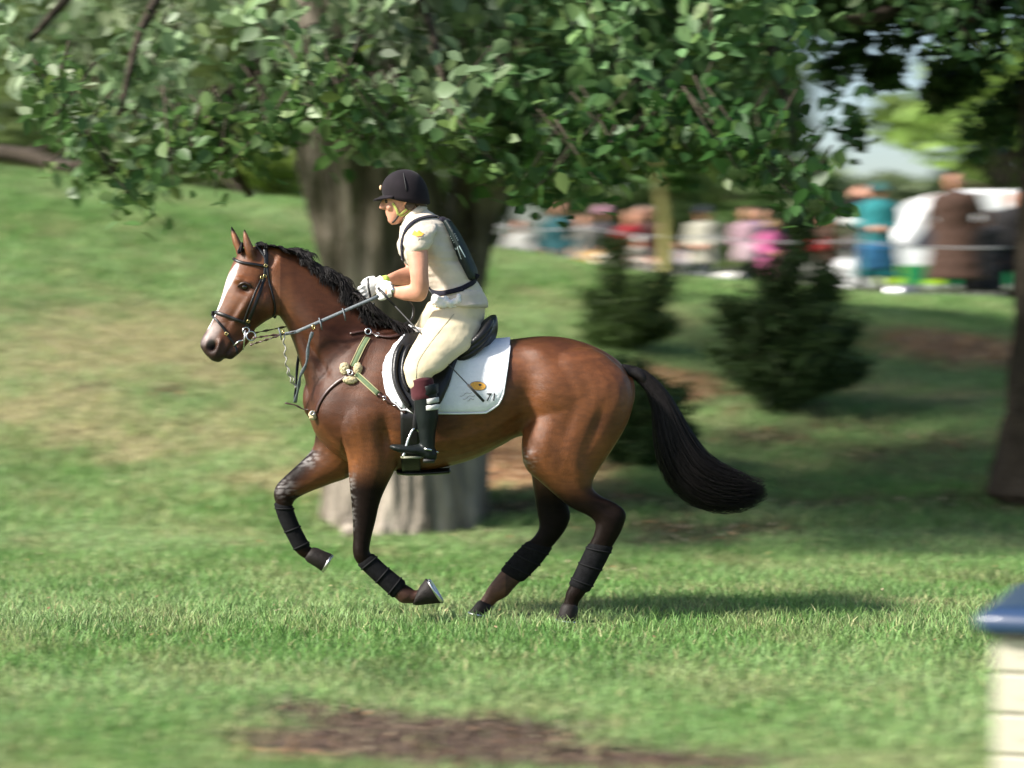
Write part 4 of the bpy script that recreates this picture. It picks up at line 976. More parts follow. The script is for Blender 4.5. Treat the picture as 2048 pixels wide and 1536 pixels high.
# leg boots, tendon boots and bandage bands
def legboot(rows, y, hw, label=None):
    mb = MB(); trace(mb, [(a, b, c, d, y, hw) for a, b, c, d in rows], 18, 3)
    o = mb.build("leg_boot", boot_m, horse)
    st = MB(); n = len(rows)
    for k in np.linspace(.3, n - 1.4, 3):
        i = int(k); f = k - i; r = [rows[i][j] * (1 - f) + rows[i + 1][j] * f for j in range(4)]
        A, B = at(r[0], r[1], y), at(r[2], r[3], y); c = (A + B) / 2; e = (A - B) / 2 * 1.05
        st.tube([c + e * math.cos(u) + Vector((0, hw * 1.06 * math.sin(u), 0)) for u in (2 * math.pi * j / 18 for j in range(19))], .006, 4, flat=.4)
    st.build("boot_strap", mat("boot_strap", (.012, .012, .013), rough=.7, spec=.1), o)
    return o
legboot([(716, 1131, 748, 1108), (741, 1155, 767, 1127), (766, 1178, 791, 1147), (784, 1195, 810, 1162)], -.145, .039)
legboot([(548, 1008, 586, 1012), (556, 1036, 591, 1030), (570, 1066, 601, 1054), (584, 1093, 614, 1079), (590, 1102, 620, 1088)], .13, .037)
legboot([(1176, 1088, 1226, 1096), (1164, 1112, 1211, 1126), (1150, 1142, 1194, 1157), (1138, 1166, 1180, 1182)], -.145, .039)
legboot([(1052, 1084, 1104, 1098), (1028, 1108, 1078, 1132), (1002, 1138, 1048, 1162)], .145, .036)

# tail
def strands(mb, path, spread, n, rad, seed, wob=.02, lo=.35):
    """hair strands that follow a path of (px, py, depth); spread = half width in px along it"""
    r = random.Random(seed)
    P = cr([(*p, s) for p, s in zip(path, spread)], 4)
    for k in range(n):
        a = r.uniform(0, 2 * math.pi); q = math.sqrt(r.random())
        t1 = r.uniform(.55, 1.0) if r.random() < .82 else r.uniform(.98, 1.10)
        t0 = r.uniform(0, lo); ph = r.uniform(0, 6.28); fr = r.uniform(4, 9)
        m = 10; pts = []
        for i in range(m):
            t = t0 + (t1 - t0) * i / (m - 1); x = t * (len(P) - 1); j = min(int(x), len(P) - 2); f = x - j
            b = P[j] * (1 - f) + P[j + 1] * f
            tg = P[min(j + 1, len(P) - 1)] - P[max(j - 1, 0)]; L = math.hypot(tg[0], tg[1]) + 1e-6
            nx, ny = -tg[1] / L, tg[0] / L
            off = b[3] * q * math.cos(a) + (9 * math.sin(fr * t + ph)) * t * t
            pts.append(at(b[0] + nx * off, b[1] + ny * off, b[2] + q * math.sin(a) * b[3] * .0022))
        mb.tube(pts, [rad * (1 if i < m - 3 else (m - i) / 4) for i in range(m)], 3, cap=False)
tail = MB()
TP = [(1240, 738, 0), (1262, 742, 0), (1290, 757, 0), (1316, 790, 0), (1332, 830, 0), (1344, 872, 0), (1362, 915, 0), (1392, 955, 0), (1436, 978, 0), (1484, 984, 0), (1514, 980, 0)]
strands(tail, TP, [9, 11, 14, 19, 28, 38, 47, 52, 48, 38, 22], 2800, .0017, 3)
tc_ = MB(); trace(tc_, [(1236, 728, 1240, 750, 0, .03), (1264, 731, 1256, 752, 0, .03), (1297, 750, 1283, 770, 0, .032), (1326, 785, 1308, 800, 0, .036), (1352, 828, 1322, 838, 0, .05),
                        (1370, 870, 1326, 884, 0, .06), (1388, 906, 1340, 930, 0, .065), (1412, 936, 1372, 975, 0, .07), (1432, 955, 1420, 985, 0, .03)], 18, 3)
tm = remesh(tc_, .012, 2, .5, "tail_core")
Pt = coords(tm); Nt = normals(tm); Pt += Nt * (np.array([noise.noise(Vector((p[0] * 25, p[1] * 40, p[2] * 9))) for p in Pt]) * .012)[:, None]; setco(tm, Pt)
tl = link("tail", tm, hair_m, horse)
tail.build("tail_hair", hair_m, tl)

# mane: tufts that stand off the crest and fall back
mane = MB(); r_ = random.Random(5)
crest = cr([(512, 488), (560, 494), (600, 508), (642, 532), (684, 568), (722, 606), (758, 638), (790, 652)], 12)
cl_ = [(r_.uniform(-.3, .7), r_.uniform(.7, 1.25), r_.uniform(-.5, .5)) for _ in range(46)]
for k in range(6500):
    u = r_.random() ** .95; t = u * (len(crest) - 1); j = min(int(t), len(crest) - 2); b = crest[j] * (1 - (t - j)) + crest[j + 1] * (t - j)
    cu, cl, ct = cl_[int(u * 45.9)]
    L = (8 + 34 * math.sin(max(0, min(1, u * 1.3 - .18)) * math.pi) ** .8) * r_.uniform(.55, 1.1) * cl
    side = r_.choice((-1, -1, 1, 1)); tx, ty = crest[j + 1] - crest[j]; l = math.hypot(tx, ty); tx, ty = tx / l, ty / l
    up = cu * r_.uniform(.3, 1.0); back = r_.uniform(.35, 1.0); cv = ct + r_.uniform(-.4, .4); pts = []
    for i in range(7):
        f = i / 6
        h = up * L * (math.sin(f * 2.4) * .62 + f * .15) - (1 - up) * f * f * L * .5 + cv * 5 * math.sin(f * 4)
        pts.append(at(b[0] + tx * L * f * back + ty * h, b[1] + ty * L * f * back - tx * h, side * (.010 + .060 * math.sqrt(f) * (1 if up < .4 else .55)) + cv * .02 * f))
    mane.tube(pts, [.0024, .0024, .0022, .0020, .0017, .0012, .0005], 3, cap=False)
for k in range(260):   # long tufts over the withers
    b = (r_.uniform(700, 800), 0); y0 = np.interp(b[0], [700, 760, 800], [590, 638, 654]); L = r_.uniform(25, 60); pts = []
    for i in range(6):
        f = i / 5; pts.append(at(b[0] + L * f * .9, y0 + L * f * f * .75 - 8 * math.sin(f * 3), -.02 - .1 * math.sqrt(f) * r_.uniform(.6, 1.1)))
    mane.tube(pts, [.005, .005, .004, .0035, .0025, .001], 3, cap=False)
for k in range(90):   # forelock between the ears
    s = r_.uniform(-.04, .04); mane.tube([at(492 + r_.uniform(-4, 4), 492, -.02 + s), at(484, 488 + r_.uniform(-3, 5), -.02 + s), at(478 + r_.uniform(-3, 4), 500 + r_.uniform(0, 8), -.05 + s)], [.005, .005, .002], 3, cap=False)
mane.build("mane", hair_m, horse)
# ================================================================== saddlery
leather_m = mat("black_leather", (.008, .0075, .008), rough=.36, var=.3, scale=30, bump=.0012, bscale=90, spec=.4)
brown_m = mat("brown_leather", (.045, .018, .014), rough=.38, var=.3, scale=30, bump=.0012, bscale=120)
cotton_m = mat("white_cotton", (.80, .81, .84), rough=.85, var=.04, scale=20, bump=.004, bscale=38, spec=.2)
elastic_m = mat("green_elastic", (.10, .15, .07), rough=.8, var=.2, scale=60)
cream_m = mat("sheepskin", (.55, .46, .28), rough=.95, var=.25, scale=90, bump=.008, bscale=160)
rubber_m = mat("grey_rubber", (.11, .13, .145), rough=.55, var=.3, scale=80, bump=.002, bscale=260)

Zmid = at(900, 800, 0).z
def around(xw, ang, off):
    """point on the trunk at world x, ang measured from straight up towards the near side"""
    d = Vector((0, -math.sin(ang), math.cos(ang))); o = Vector((xw, 0, Zmid))
    loc, nn, i, di = HB.ray_cast(o, d)
    return loc + d * off
def slab(rowsfun, xs, K, off, th, name, m, parent):
    """sheet wrapped over the trunk: rowsfun(px) -> (top angle, bottom angle)"""
    nx = len(xs); mb = MB(); g = []
    for layer in (0, 1):
        for px in xs:
            xw = at(px, 780, -.2).x; a0, a1 = rowsfun(px, xw)
            for k in range(K + 1):
                e = min(1, min(k, K - k) / 1.5 + .35) if layer else 1
                mb.v.append(around(xw, a0 + (a1 - a0) * k / K, off + (th * e if layer else 0)))
    S = nx * (K + 1); id_ = lambda l, i, k: l * S + i * (K + 1) + k
    for i in range(nx - 1):
        for k in range(K):
            mb.f.append((id_(1, i, k), id_(1, i + 1, k), id_(1, i + 1, k + 1), id_(1, i, k + 1)))
            mb.f.append((id_(0, i, k), id_(0, i, k + 1), id_(0, i + 1, k + 1), id_(0, i + 1, k)))
    for i in range(nx - 1):
        mb.f.append((id_(0, i, 0), id_(0, i + 1, 0), id_(1, i + 1, 0), id_(1, i, 0)))
        mb.f.append((id_(0, i, K), id_(1, i, K), id_(1, i + 1, K), id_(0, i + 1, K)))
    for k in range(K):
        mb.f.append((id_(0, 0, k), id_(1, 0, k), id_(1, 0, k + 1), id_(0, 0, k + 1)))
        mb.f.append((id_(0, nx - 1, k), id_(0, nx - 1, k + 1), id_(1, nx - 1, k + 1), id_(1, nx - 1, k)))
    return mb.build(name, m, parent)
def ang_at(xw, py, px):
    """angle on the near side whose height is that of photo row py"""
    z = at(px, py, -.24).z
    best, ba = 9, 0
    for k in range(0, 60):
        a = k * math.pi / 62
        p = around(xw, a, .01)
        if abs(p.z - z) < best: best, ba = abs(p.z - z), a
    return ba

# saddle cloth: two halves of one sheet joined over the spine
cl_bot = ([766, 772, 785, 805, 830, 900, 960, 985, 1000, 1008, 1014, 1020], [742, 782, 804, 819, 825, 827, 826, 821, 807, 782, 740, 692])
cl_top = ([766, 775, 790, 800, 812], [728, 704, 684, 672, 655])
cloth_o = empty("saddle_cloth", at(893, 675, 0), "white quilted saddle cloth with a gold badge and number under the saddle", "saddle cloth")
xs = [766, 768, 771, 775, 780, 786, 794, 803, 814, 828, 845, 865, 885, 905, 925, 945, 960, 972, 982, 990, 997, 1003, 1007, 1011, 1015, 1018, 1020]
def cl_rows(px, xw):
    b = ang_at(xw, float(np.interp(px, *cl_bot)), px)
    if px < 812: return ang_at(xw, float(np.interp(px, *cl_top)), px), b
    return -b, b
cloth_me = slab(cl_rows, [x for x in xs if x >= 812], 44, .004, .010, "cloth_panel", cotton_m, cloth_o)
cf = slab(cl_rows, [x for x in xs if x <= 814][:-1] + [811.9], 20, .004, .010, "front_panel", cotton_m, cloth_o)
cf2 = slab(lambda px, xw: tuple(-a for a in cl_rows(px, xw)[::-1]), [x for x in xs if x <= 814][:-1] + [811.9], 20, .004, .010, "front_panel", cotton_m, cloth_o)
CB = bvh_of(cloth_me.data)
def edge_tube(rowf, xs_, off, r, name, m, parent, side=1):
    pts = [around(at(px, 780, -.2).x, side * rowf(px, at(px, 780, -.2).x)[1], off) for px in xs_]
    mb = MB(); mb.tube(pts, r, 6); return mb.build(name, m, parent)
for s in (1, -1): edge_tube(cl_rows, xs, .012, .0045, "binding", cotton_m, cloth_o, s)
# stitched quilting lines
ql = MB()
def decal_faces(poly_pts, bvh, off, name, m, parent):
    mb = MB(); mb.v = [hit(bvh, x, y, off)[0] for x, y in poly_pts[0]]; mb.f = poly_pts[1]
    return mb.build(name, m, parent)
def oval(cx, cy, a, b, ang=0, n=20):
    c, s = math.cos(R(ang)), math.sin(R(ang)); v = [(cx, cy)]; f = []
    for rr in (.5, 1):
        for j in range(n):
            t = 2 * math.pi * j / n; u, w = a * rr * math.cos(t), b * rr * math.sin(t); v.append((cx + u * c - w * s, cy + u * s + w * c))
    for j in range(n):
        k = (j + 1) % n; f.append((0, 1 + k, 1 + j)); f.append((1 + j, 1 + k, 1 + n + k, 1 + n + j))
    return v, f
gold_m = mat("gold_print", (.72, .36, .05), rough=.6, var=.25, scale=90)
ink_m = mat("black_print", (.02, .02, .02), rough=.6)
grey_ink = mat("grey_print", (.30, .26, .28), rough=.6)
decal_faces(oval(956, 772, 17, 9.5, 6), CB, .0015, "badge_edge", grey_ink, cloth_o)
decal_faces(oval(956, 772, 15.5, 8.2, 6), CB, .0028, "badge", gold_m, cloth_o)
decal_faces(oval(960, 770, 3, 2, 6), CB, .004, "badge_figure", ink_m, cloth_o)
def text_on(s, px, py, h, bvh, off, name, m, parent, ang=0.0, shear=0.0, wid=1.0):
    cu = bpy.data.curves.new("t", 'FONT'); cu.body = s; cu.size = 1.0; cu.align_x = 'CENTER'; cu.align_y = 'CENTER'; cu.resolution_u = 3; cu.shear = shear; cu.offset = .012
    o = bpy.data.objects.new("t", cu); COL.objects.link(o)
    dg = bpy.context.evaluated_depsgraph_get(); dg.update()
    me = bpy.data.meshes.new_from_object(o.evaluated_get(dg)); bpy.data.objects.remove(o)
    bm = bmesh.new(); bm.from_mesh(me); bmesh.ops.triangulate(bm, faces=bm.faces)
    c, sn = math.cos(ang), math.sin(ang)
    for v in bm.verts:
        x, y = v.co.x * h * wid / .7, v.co.y * h / .7
        v.co = hit(bvh, px + x * c + y * sn, py + x * sn - y * c, off)[0]
    bm.to_mesh(me); bm.free(); me.name = name
    return link(name, me, m, parent, False)
text_on("71", 982, 795, 15, CB, .003, "number", ink_m, cloth_o, shear=.12, wid=1.0)
sw = MB()
for a in ((920, 792, 944, 784), (926, 798, 950, 790), (934, 801, 948, 797)):
    sw.tube([hit(CB, a[0] + (a[2] - a[0]) * t, a[1] + (a[3] - a[1]) * t + 2 * math.sin(9 * t), .002)[0] for t in np.linspace(0, 1, 8)], .0012, 4)
sw.build("script_print", grey_ink, cloth_o)

# saddle
saddle = empty("saddle", at(890, 690, 0), "black leather jumping saddle strapped on the horse over the white cloth", "saddle")
fl = [(664, 812, 930), (680, 800, 940), (695, 790, 932), (712, 784, 918), (740, 782, 907), (762, 785, 901), (782, 792, 893), (802, 803, 884), (818, 816, 873), (829, 832, 862)]
def flap(side, off, th, rows, name, m):
    mb = MB(); K = 18; rr = cr(rows, 3); nr = len(rr)
    for layer in (0, 1):
        for py, l, r in rr:
            for k in range(K + 1):
                px = l + (r - l) * k / K; w = at(px, py, -.26)
                q, nn, i_, d_ = HB.ray_cast(Vector((w.x, -2 * side, w.z)), Vector((0, side, 0)))
                q = q if q is not None else Vector((w.x, -.1 * side, w.z))
                mb.v.append(Vector((w.x, q.y - side * (off + (th * min(1, .4 + min(k, K - k) / 2) if layer else 0)), w.z)))
    S = nr * (K + 1); I = lambda l, i, k: l * S + i * (K + 1) + k
    for i in range(nr - 1):
        for k in range(K):
            mb.f.append((I(1, i, k), I(1, i + 1, k), I(1, i + 1, k + 1), I(1, i, k + 1)))
        mb.f.append((I(0, i, 0), I(0, i + 1, 0), I(1, i + 1, 0), I(1, i, 0))); mb.f.append((I(0, i, K), I(1, i, K), I(1, i + 1, K), I(0, i + 1, K)))
    for k in range(K):
        mb.f.append((I(0, 0, k), I(1, 0, k), I(1, 0, k + 1), I(0, 0, k + 1))); mb.f.append((I(0, nr - 1, k), I(0, nr - 1, k + 1), I(1, nr - 1, k + 1), I(1, nr - 1, k)))
    return mb.build(name, m, saddle)
f1 = flap(1, .022, .02, fl, "flap", leather_m); f2 = flap(-1, .022, .02, fl, "flap", leather_m)
FB = bvh_of(f1.data)
for off, pth, r0 in ((.014, [(806, 690), (796, 706), (791, 735), (794, 765), (806, 792), (822, 815)], .016), (.012, [(820, 690), (811, 708), (806, 735), (808, 760), (818, 785)], .013)):
    mb = MB(); pp = [hit(FB, x, y, off * .4)[0] for x, y in cr(pth, 4) for _ in (0,)]
    mb.tube(pp, [r0 * min(1, .4 + min(i, len(pp) - 1 - i) / 4) for i in range(len(pp))], 8, flat=.8); mb.build("knee_roll", leather_m, saddle)
sm = MB()
trace(sm, [(806, 652, 806, 690, 0, .05), (822, 650, 822, 696, 0, .085), (845, 660, 845, 704, 0, .11), (875, 669, 875, 712, 0, .14), (905, 672, 905, 716, 0, .165), (935, 662, 935, 716, 0, .185), (960, 646, 960, 712, 0, .185), (978, 632, 980, 700, 0, .165), (988, 628, 992, 676, 0, .10)], 24, 3)
link("seat", remesh(sm, .009, 4), leather_m, saddle)
for dy, r0, dpx in ((0, .022, 0), (14, .02, -2), (28, .018, -6)):
    for s in (-1, 1):
        mb = MB(); pp = cr([(915 + dpx, 704 + dy * .5, -.19 * 1), (940 + dpx, 690 + dy * .8, -.205), (965 + dpx, 668 + dy, -.195), (984 + dpx * .6, 640 + dy * 1.15, -.13)], 4)
        mb.tube([at(a, b, c * -s) if s > 0 else at(a, b, c) for a, b, c in pp], [r0 * min(1, .5 + min(i, len(pp) - 1 - i) / 4) for i in range(len(pp))], 8)
        mb.build("panel", leather_m, saddle)
# girth and stud guard
gm = slab(lambda px, xw: (R(100), R(260)), [802, 808, 816, 826, 834, 840], 40, .004, .010, "girth", leather_m, saddle)
pg = MB(); trace(pg, [(795, 936, 795, 949, 0, .07), (815, 938, 815, 951, 0, .10), (860, 938, 860, 950, 0, .10), (899, 935, 899, 948, 0, .08)], 14, 3); pg.build("stud_guard", leather_m, saddle)
# billet strap seen behind the boot and the stirrups
def stirrup(s):
    y = -.385 if s < 0 else .36
    st = MB(); q = [(846, 735, y + .04 * (1 if s < 0 else -1)), (838, 790, y + .02 * (1 if s < 0 else -1)), (831, 835, y), (829, 862, y)]
    st.strap([at(*a) for a in cr(q, 3)], .024, .005, [(0, s, 0)] * 10); st.build("stirrup_leather", leather_m, saddle)
    ir = MB(); arch = cr([(806, 914, y + .0), (811, 900, y - .012), (815, 884, y - .02), (822, 866, y - .02), (829, 857, y - .02), (838, 864, y - .02), (845, 884, y - .02), (844, 900, y - .012), (840, 914, y)], 3)
    # the iron hangs square to the boot: turn it so that the arch spans across the foot
    c0 = at(826, 900, y); pts = []
    for a in arch:
        p = at(a[0], a[1], y); d = p.x - c0.x
        pts.append(Vector((c0.x + d * 1.0, y + d * .45 * (1 if s < 0 else -1), p.z)))
    ir.tube(pts, [.0065 + .002 * abs(i / (len(pts) - 1) - .5) for i in range(len(pts))], 8); ir.build("stirrup_iron", steel_m, saddle)
    tr = MB(); a, b = pts[0], pts[-1]; d = (b - a).normalized(); nx = Vector((-d.y, d.x, 0)).normalized() * .03
    tr.ring_loft([[a - nx - Vector((0, 0, .006)), a + nx - Vector((0, 0, .006)), a + nx + Vector((0, 0, .004)), a - nx + Vector((0, 0, .004))], [b - nx - Vector((0, 0, .006)), b + nx - Vector((0, 0, .006)), b + nx + Vector((0, 0, .004)), b - nx + Vector((0, 0, .004))]])
    tr.build("tread", mat("tread", (.28, .28, .2), rough=.5), saddle)
stirrup(-1); stirrup(1)

# strap helper on the horse's surface
def hstrap(pts, width, name, m, parent, bvh=None, off=.006, th=.005, sub=4, mirror=False, mx=0.0):
    bvh = bvh or HB
    q = cr([(tuple(a) + (-.05,))[:3] for a in pts], sub); P = []; Nn = []
    for a in q:
        p, nn = hit(bvh, a[0], a[1], off, a[2])
        P.append(p); Nn.append(nn)
    if mirror:
        P2 = []
        for p in P:
            o = Vector((p.x, 1.5, p.z)); l, n_, i_, d_ = bvh.ray_cast(o, Vector((0, -1, 0)))
            P2.append((l + n_ * off) if l is not None else Vector((p.x, -p.y, p.z)))
        mb = MB(); mb.strap(P2, width, th, [(0, 1, 0)] * len(P2)); mb.build(name, m, parent)
    mb = MB(); mb.strap(P, width, th, Nn); return mb.build(name, m, parent)
def buckle(px, py, w, h, bvh, parent, m=steel_m, ang=0, name="buckle"):
    c, nn = hit(bvh, px, py, .012); d = Vector((math.cos(R(ang)), 0, math.sin(R(ang)))); d = (d - nn * d.dot(nn)).normalized(); e = nn.cross(d)
    q = [c + d * (w * x) + e * (h * y) for x, y in ((-1, -1), (1, -1), (1, 1), (-1, 1), (-1, -1), (1, -1))]
    mb = MB(); mb.tube(q[:5], .0028, 6); return mb.build(name, m, parent)
def oring(c, r, nn, parent, m=steel_m, t=.003, name="ring"):
    nn = Vector(nn).normalized(); u = nn.orthogonal().normalized(); w = nn.cross(u); mb = MB()
    mb.tube([Vector(c) + (u * math.cos(a) + w * math.sin(a)) * r for a in (2 * math.pi * k / 16 for k in range(17))], t, 6, cap=False)
    return mb.build(name, m, parent)

# bridle with reins
bridle = empty("bridle", at(500, 600, -.03), "black leather bridle with flash noseband and grey rubber reins on the horse's head", "bridle")
hstrap([(512, 487, -.02), (520, 500), (530, 515), (531, 532), (527, 560), (514, 600), (500, 634), (494, 650)], .017, "cheekpiece", leather_m, bridle, mirror=True)
hstrap([(529, 490, -.02), (532, 510), (532, 530)], .022, "headpiece", leather_m, bridle, mirror=True)
hstrap([(534, 532), (538, 560), (544, 590), (549, 618), (545, 632, -.03)], .012, "throatlash", leather_m, bridle, mirror=True)
hstrap([(522, 556), (508, 590), (494, 625), (488, 645)], .011, "noseband_cheekpiece", leather_m, bridle, off=.010)
hstrap([(466, 516), (472, 521), (485, 526), (505, 529), (530, 533)], .015, "browband", leather_m, bridle, off=.008)
hstrap([(424, 626, -.07), (430, 625), (445, 629), (465, 636), (490, 645), (499, 652, -.07)], .018, "noseband", leather_m, bridle, off=.008)
mb = MB(); mb.strap([at(424, 626, -.065), at(424, 628, -.03), at(440, 636, .0), at(470, 646, .0), at(497, 655, -.04)], .018, .005, [(-1, 0, .3), (-.5, .8, .2), (0, 1, 0), (0, 1, 0), (0, 1, 0)]); mb.build("noseband", leather_m, bridle)
hstrap([(428, 634), (438, 645), (449, 660), (458, 675), (470, 693), (474, 706, -.09)], .012, "flash_strap", leather_m, bridle, off=.009)
for b in ((531, 532), (521, 556), (528, 552), (496, 641), (453, 668)): buckle(*b, .006, .007, HB, bridle, brass_m, 60)
bc, bn = hit(HB, 490, 664, .016)
oring(bc + Vector((0, 0, .014)), .017, (.2, -1, .1), bridle, t=.0042, name="bit_ring"); oring(at(502, 672, bc.y - .01), .024, (.3, -1, .2), bridle, t=.004, name="bit_ring")
mb = MB(); mb.tube([at(486, 700, -.11), at(489, 680, bc.y - .01), at(491, 660, bc.y - .01)], [.004, .0055, .005], 8); mb.tube([at(467, 692, -.13), at(478, 682, -.13), at(489, 680, bc.y)], .0045, 6); mb.build("bit_cheek", steel_m, bridle)
# reins: twisted leather near the bit, rubber to the hand
NH, FH = (757, 592, -.15), (728, 600, .05)
def rein(bit, mid, hand, y0, y1, side):
    def lerp(a, b, t): return tuple(a[i] * (1 - t) + b[i] * t for i in range(3))
    A = (bit[0], bit[1], y0); B = (mid[0], mid[1], (y0 + y1) / 2); C = (hand[0], hand[1], hand[2])
    pa = [lerp(A, B, t) for t in np.linspace(0, 1, 26)]
    mb = MB(); P = [at(*p) for p in pa]
    mb.strap(P, [.011 + .004 * math.sin(i * 1.7) for i in range(26)], .004, [(.0, -math.cos(i * .5 * side), math.sin(i * .5 * side)) for i in range(26)]); mb.build("plaited_rein", brown_m, bridle)
    pb = [lerp(B, C, t) for t in np.linspace(0, 1, 10)]
    mb = MB(); mb.strap([at(*p) for p in pb], .017, .006, [(0, -1, .15)] * 10); mb.build("rubber_rein", rubber_m, bridle)
rein((505, 676), (592, 664), NH, -.14, -.16, 1)
rein((500, 690), (568, 668), (592, 664, -.15), -.14, -.155, 1)
rein((480, 672), (588, 650), FH, .03, .12, -1)
for px, py in ((560, 668), (641, 648), (688, 629)):
    mb = MB(); mb.tube([at(px - 3, py - 12, -.155), at(px + 1, py, -.17), at(px + 3, py + 12, -.155)], [.0035, .0045, .003], 6); mb.build("rein_stop", rubber_m, bridle)
# loops of slack rein below the hands
mb = MB(); mb.strap([at(*p) for p in cr([(748, 606, -.1), (745, 622, -.09), (752, 640, -.06), (790, 652, -.03), (822, 640, .0), (826, 615, .02), (815, 600, .0)], 5)], .012, .004, [(0, -1, .2)] * 31); mb.build("rein_loop", leather_m, bridle)

# breastplate and martingale
bp = empty("breastplate", at(660, 780, 0), "five point breastplate with green elastic straps and sheepskin pads across the horse's chest", "breastplate")
hstrap([(700, 668), (720, 664), (736, 662)], .012, "neck_strap", brown_m, bp)
hstrap([(744, 668), (762, 674), (784, 675), (806, 668), (818, 662)], .016, "saddle_strap", brown_m, bp, off=.012, mirror=True)
hstrap([(736, 676), (722, 700), (706, 734)], .026, "elastic_strap", elastic_m, bp, mirror=True)
hstrap([(712, 748), (730, 764), (757, 789)], .026, "elastic_strap", elastic_m, bp, mirror=True)
hstrap([(757, 789), (772, 799), (792, 812), (812, 826)], .014, "girth_strap", brown_m, bp, off=.012, mirror=True)
hstrap([(697, 752), (676, 764), (655, 783), (640, 806), (634, 824)], .018, "chest_strap", brown_m, bp, mirror=True)
def edge(pts, name, m): hstrap(pts, .004, name, m, bp, off=.010, th=.003)
tan_m = mat("tan_webbing", (.42, .38, .2), rough=.8)
edge([(731, 674), (717, 698), (701, 732)], "webbing_edge", tan_m); edge([(741, 678), (727, 702), (711, 736)], "webbing_edge", tan_m)
edge([(715, 744), (733, 760), (760, 785)], "webbing_edge", tan_m); edge([(709, 752), (727, 768), (754, 793)], "webbing_edge", tan_m)
for cx, cy, a, b in ((690, 738, 10, 13), (716, 738, 9, 12), (701, 761, 15, 8)):
    c, nn = hit(HB, cx, cy, .006); mb = MB(); mb.ell(c, (a * .0026, .016, b * .0026), nu=18, nv=12); me = remesh(mb, .004, 1)
    Pq = coords(me); Pq += normals(me) * (np.array([noise.noise(Vector(p) * 140) for p in Pq]) * .004)[:, None]; setco(me, Pq); link("sheepskin_pad", me, cream_m, bp)
c, nn = hit(HB, 702, 748, .022); oring(c, .013, nn, bp, name="ring"); oring(hit(HB, 736, 665, .012)[0], .015, (0, -1, .2), bp, t=.0045, name="ring")
for b in ((755, 672, .010, .011), (769, 797, .007, .009), (789, 808, .007, .009), (698, 744, .007, .008)): buckle(*b, HB, bp)
c, nn = hit(HB, 630, 830, .014); mb = MB(); mb.ell(c, (.022, .016, .026), nu=16, nv=10); me = remesh(mb, .004, 1); Pq = coords(me); Pq += normals(me) * (np.array([noise.noise(Vector(p) * 120) for p in Pq]) * .006)[:, None]; setco(me, Pq); link("sheepskin_pad", me, cream_m, bp)
oring(c + Vector((0, -.016, .012)), .01, (0, -1, .2), bp, name="ring")
mart = empty("martingale", at(600, 740, -.1), "grey running martingale hanging from the reins in front of the horse's chest", "martingale")
def mstrap(p, w, name, m, sub=5, tw=0.0):
    q = cr(p, sub); mb = MB(); mb.strap([at(*a) for a in q], [w * (1 + .25 * math.sin(i * 1.1)) for i in range(len(q))], .004, [(.2 + .6 * math.sin(i * tw), -1, .1) for i in range(len(q))]); return mb.build(name, m, mart)
mstrap([(625, 664, -.17), (617, 690, -.16), (613, 725, -.15), (601, 752, -.13), (597, 775, -.1), (590, 805, -.06)], .015, "fork", rubber_m)
mstrap([(627, 655, .12), (600, 700, .1), (592, 770, .02), (590, 805, -.05)], .013, "fork", leather_m)
for dx in (0, 6):
    mb = MB(); q = cr([(567, 670, -.16), (570, 700, -.155), (573, 730, -.15), (580 + dx, 757, -.14), (592, 776, -.12)], 10)
    mb.tube([at(a + 2.2 * math.sin(i * .9 + dx), b, c + .006 * math.cos(i * .9 + dx)) for i, (a, b, c) in enumerate(q)], .0035, 5); mb.build("plaited_cord", mat("cord", (.30, .29, .26), rough=.7, var=.4, scale=150), mart)
mstrap([(570, 806, -.04), (590, 810, -.05), (606, 818, -.05), (622, 820, -.06)], .008, "chest_strap", brown_m)
oring(at(627, 654, -.17), .013, (1, -.4, .2), mart, brass_m, name="ring"); oring(at(567, 664, -.165), .008, (1, -.4, .2), mart, brass_m, name="ring")
# ================================================================== the rider
rider = empty("person", at(925, 660, 0), "rider in a cream polo shirt, pale breeches and black helmet, up on the galloping horse", "person")
HC, HF, HU = at(806, 401, .0), Vector((-.985, -.05, -.16)), Vector((-.16, 0, 1))
HF, HU, HR = frame(HF, HU)
def rider_limbs():
    A_near = [(822, 462, 868, 460, -.17, .05), (812, 498, 856, 490, -.215, .044), (815, 520, 857, 518, -.235, .041), (819, 545, 857, 548, -.25, .038), (821, 563, 858, 578, -.25, .036), (819, 569, 846, 602, -.24, .034), (806, 571, 815, 602, -.21, .032), (794, 573, 797, 598, -.18, .028), (783, 572, 783, 593, -.16, .024), (772, 572, 772, 592, -.15, .022)]
    A_far = [(815, 470, 860, 470, .17, .05), (806, 500, 846, 505, .21, .044), (808, 525, 846, 540, .22, .04), (812, 533, 836, 566, .2, .036), (799, 538, 814, 571, .16, .034), (784, 545, 792, 571, .11, .03), (770, 552, 776, 570, .08, .024), (762, 556, 766, 572, .07, .022)]
    return A_near, A_far
TORSO = [(808, 434, 858, 424, 0, .062), (801, 455, 886, 438, 0, .155), (798, 484, 908, 468, 0, .175), (805, 514, 924, 500, 0, .168), (832, 548, 938, 528, 0, .152), (858, 578, 953, 560, 0, .145), (868, 600, 966, 588, 0, .162), (872, 622, 966, 622, 0, .178)]
def inset(rows, k, kw):
    out = []
    for r in rows:
        cx, cy = (r[0] + r[2]) / 2, (r[1] + r[3]) / 2
        out.append((cx + (r[0] - cx) * k, cy + (r[1] - cy) * k, cx + (r[2] - cx) * k, cy + (r[3] - cy) * k, r[4], r[5] * kw))
    return out
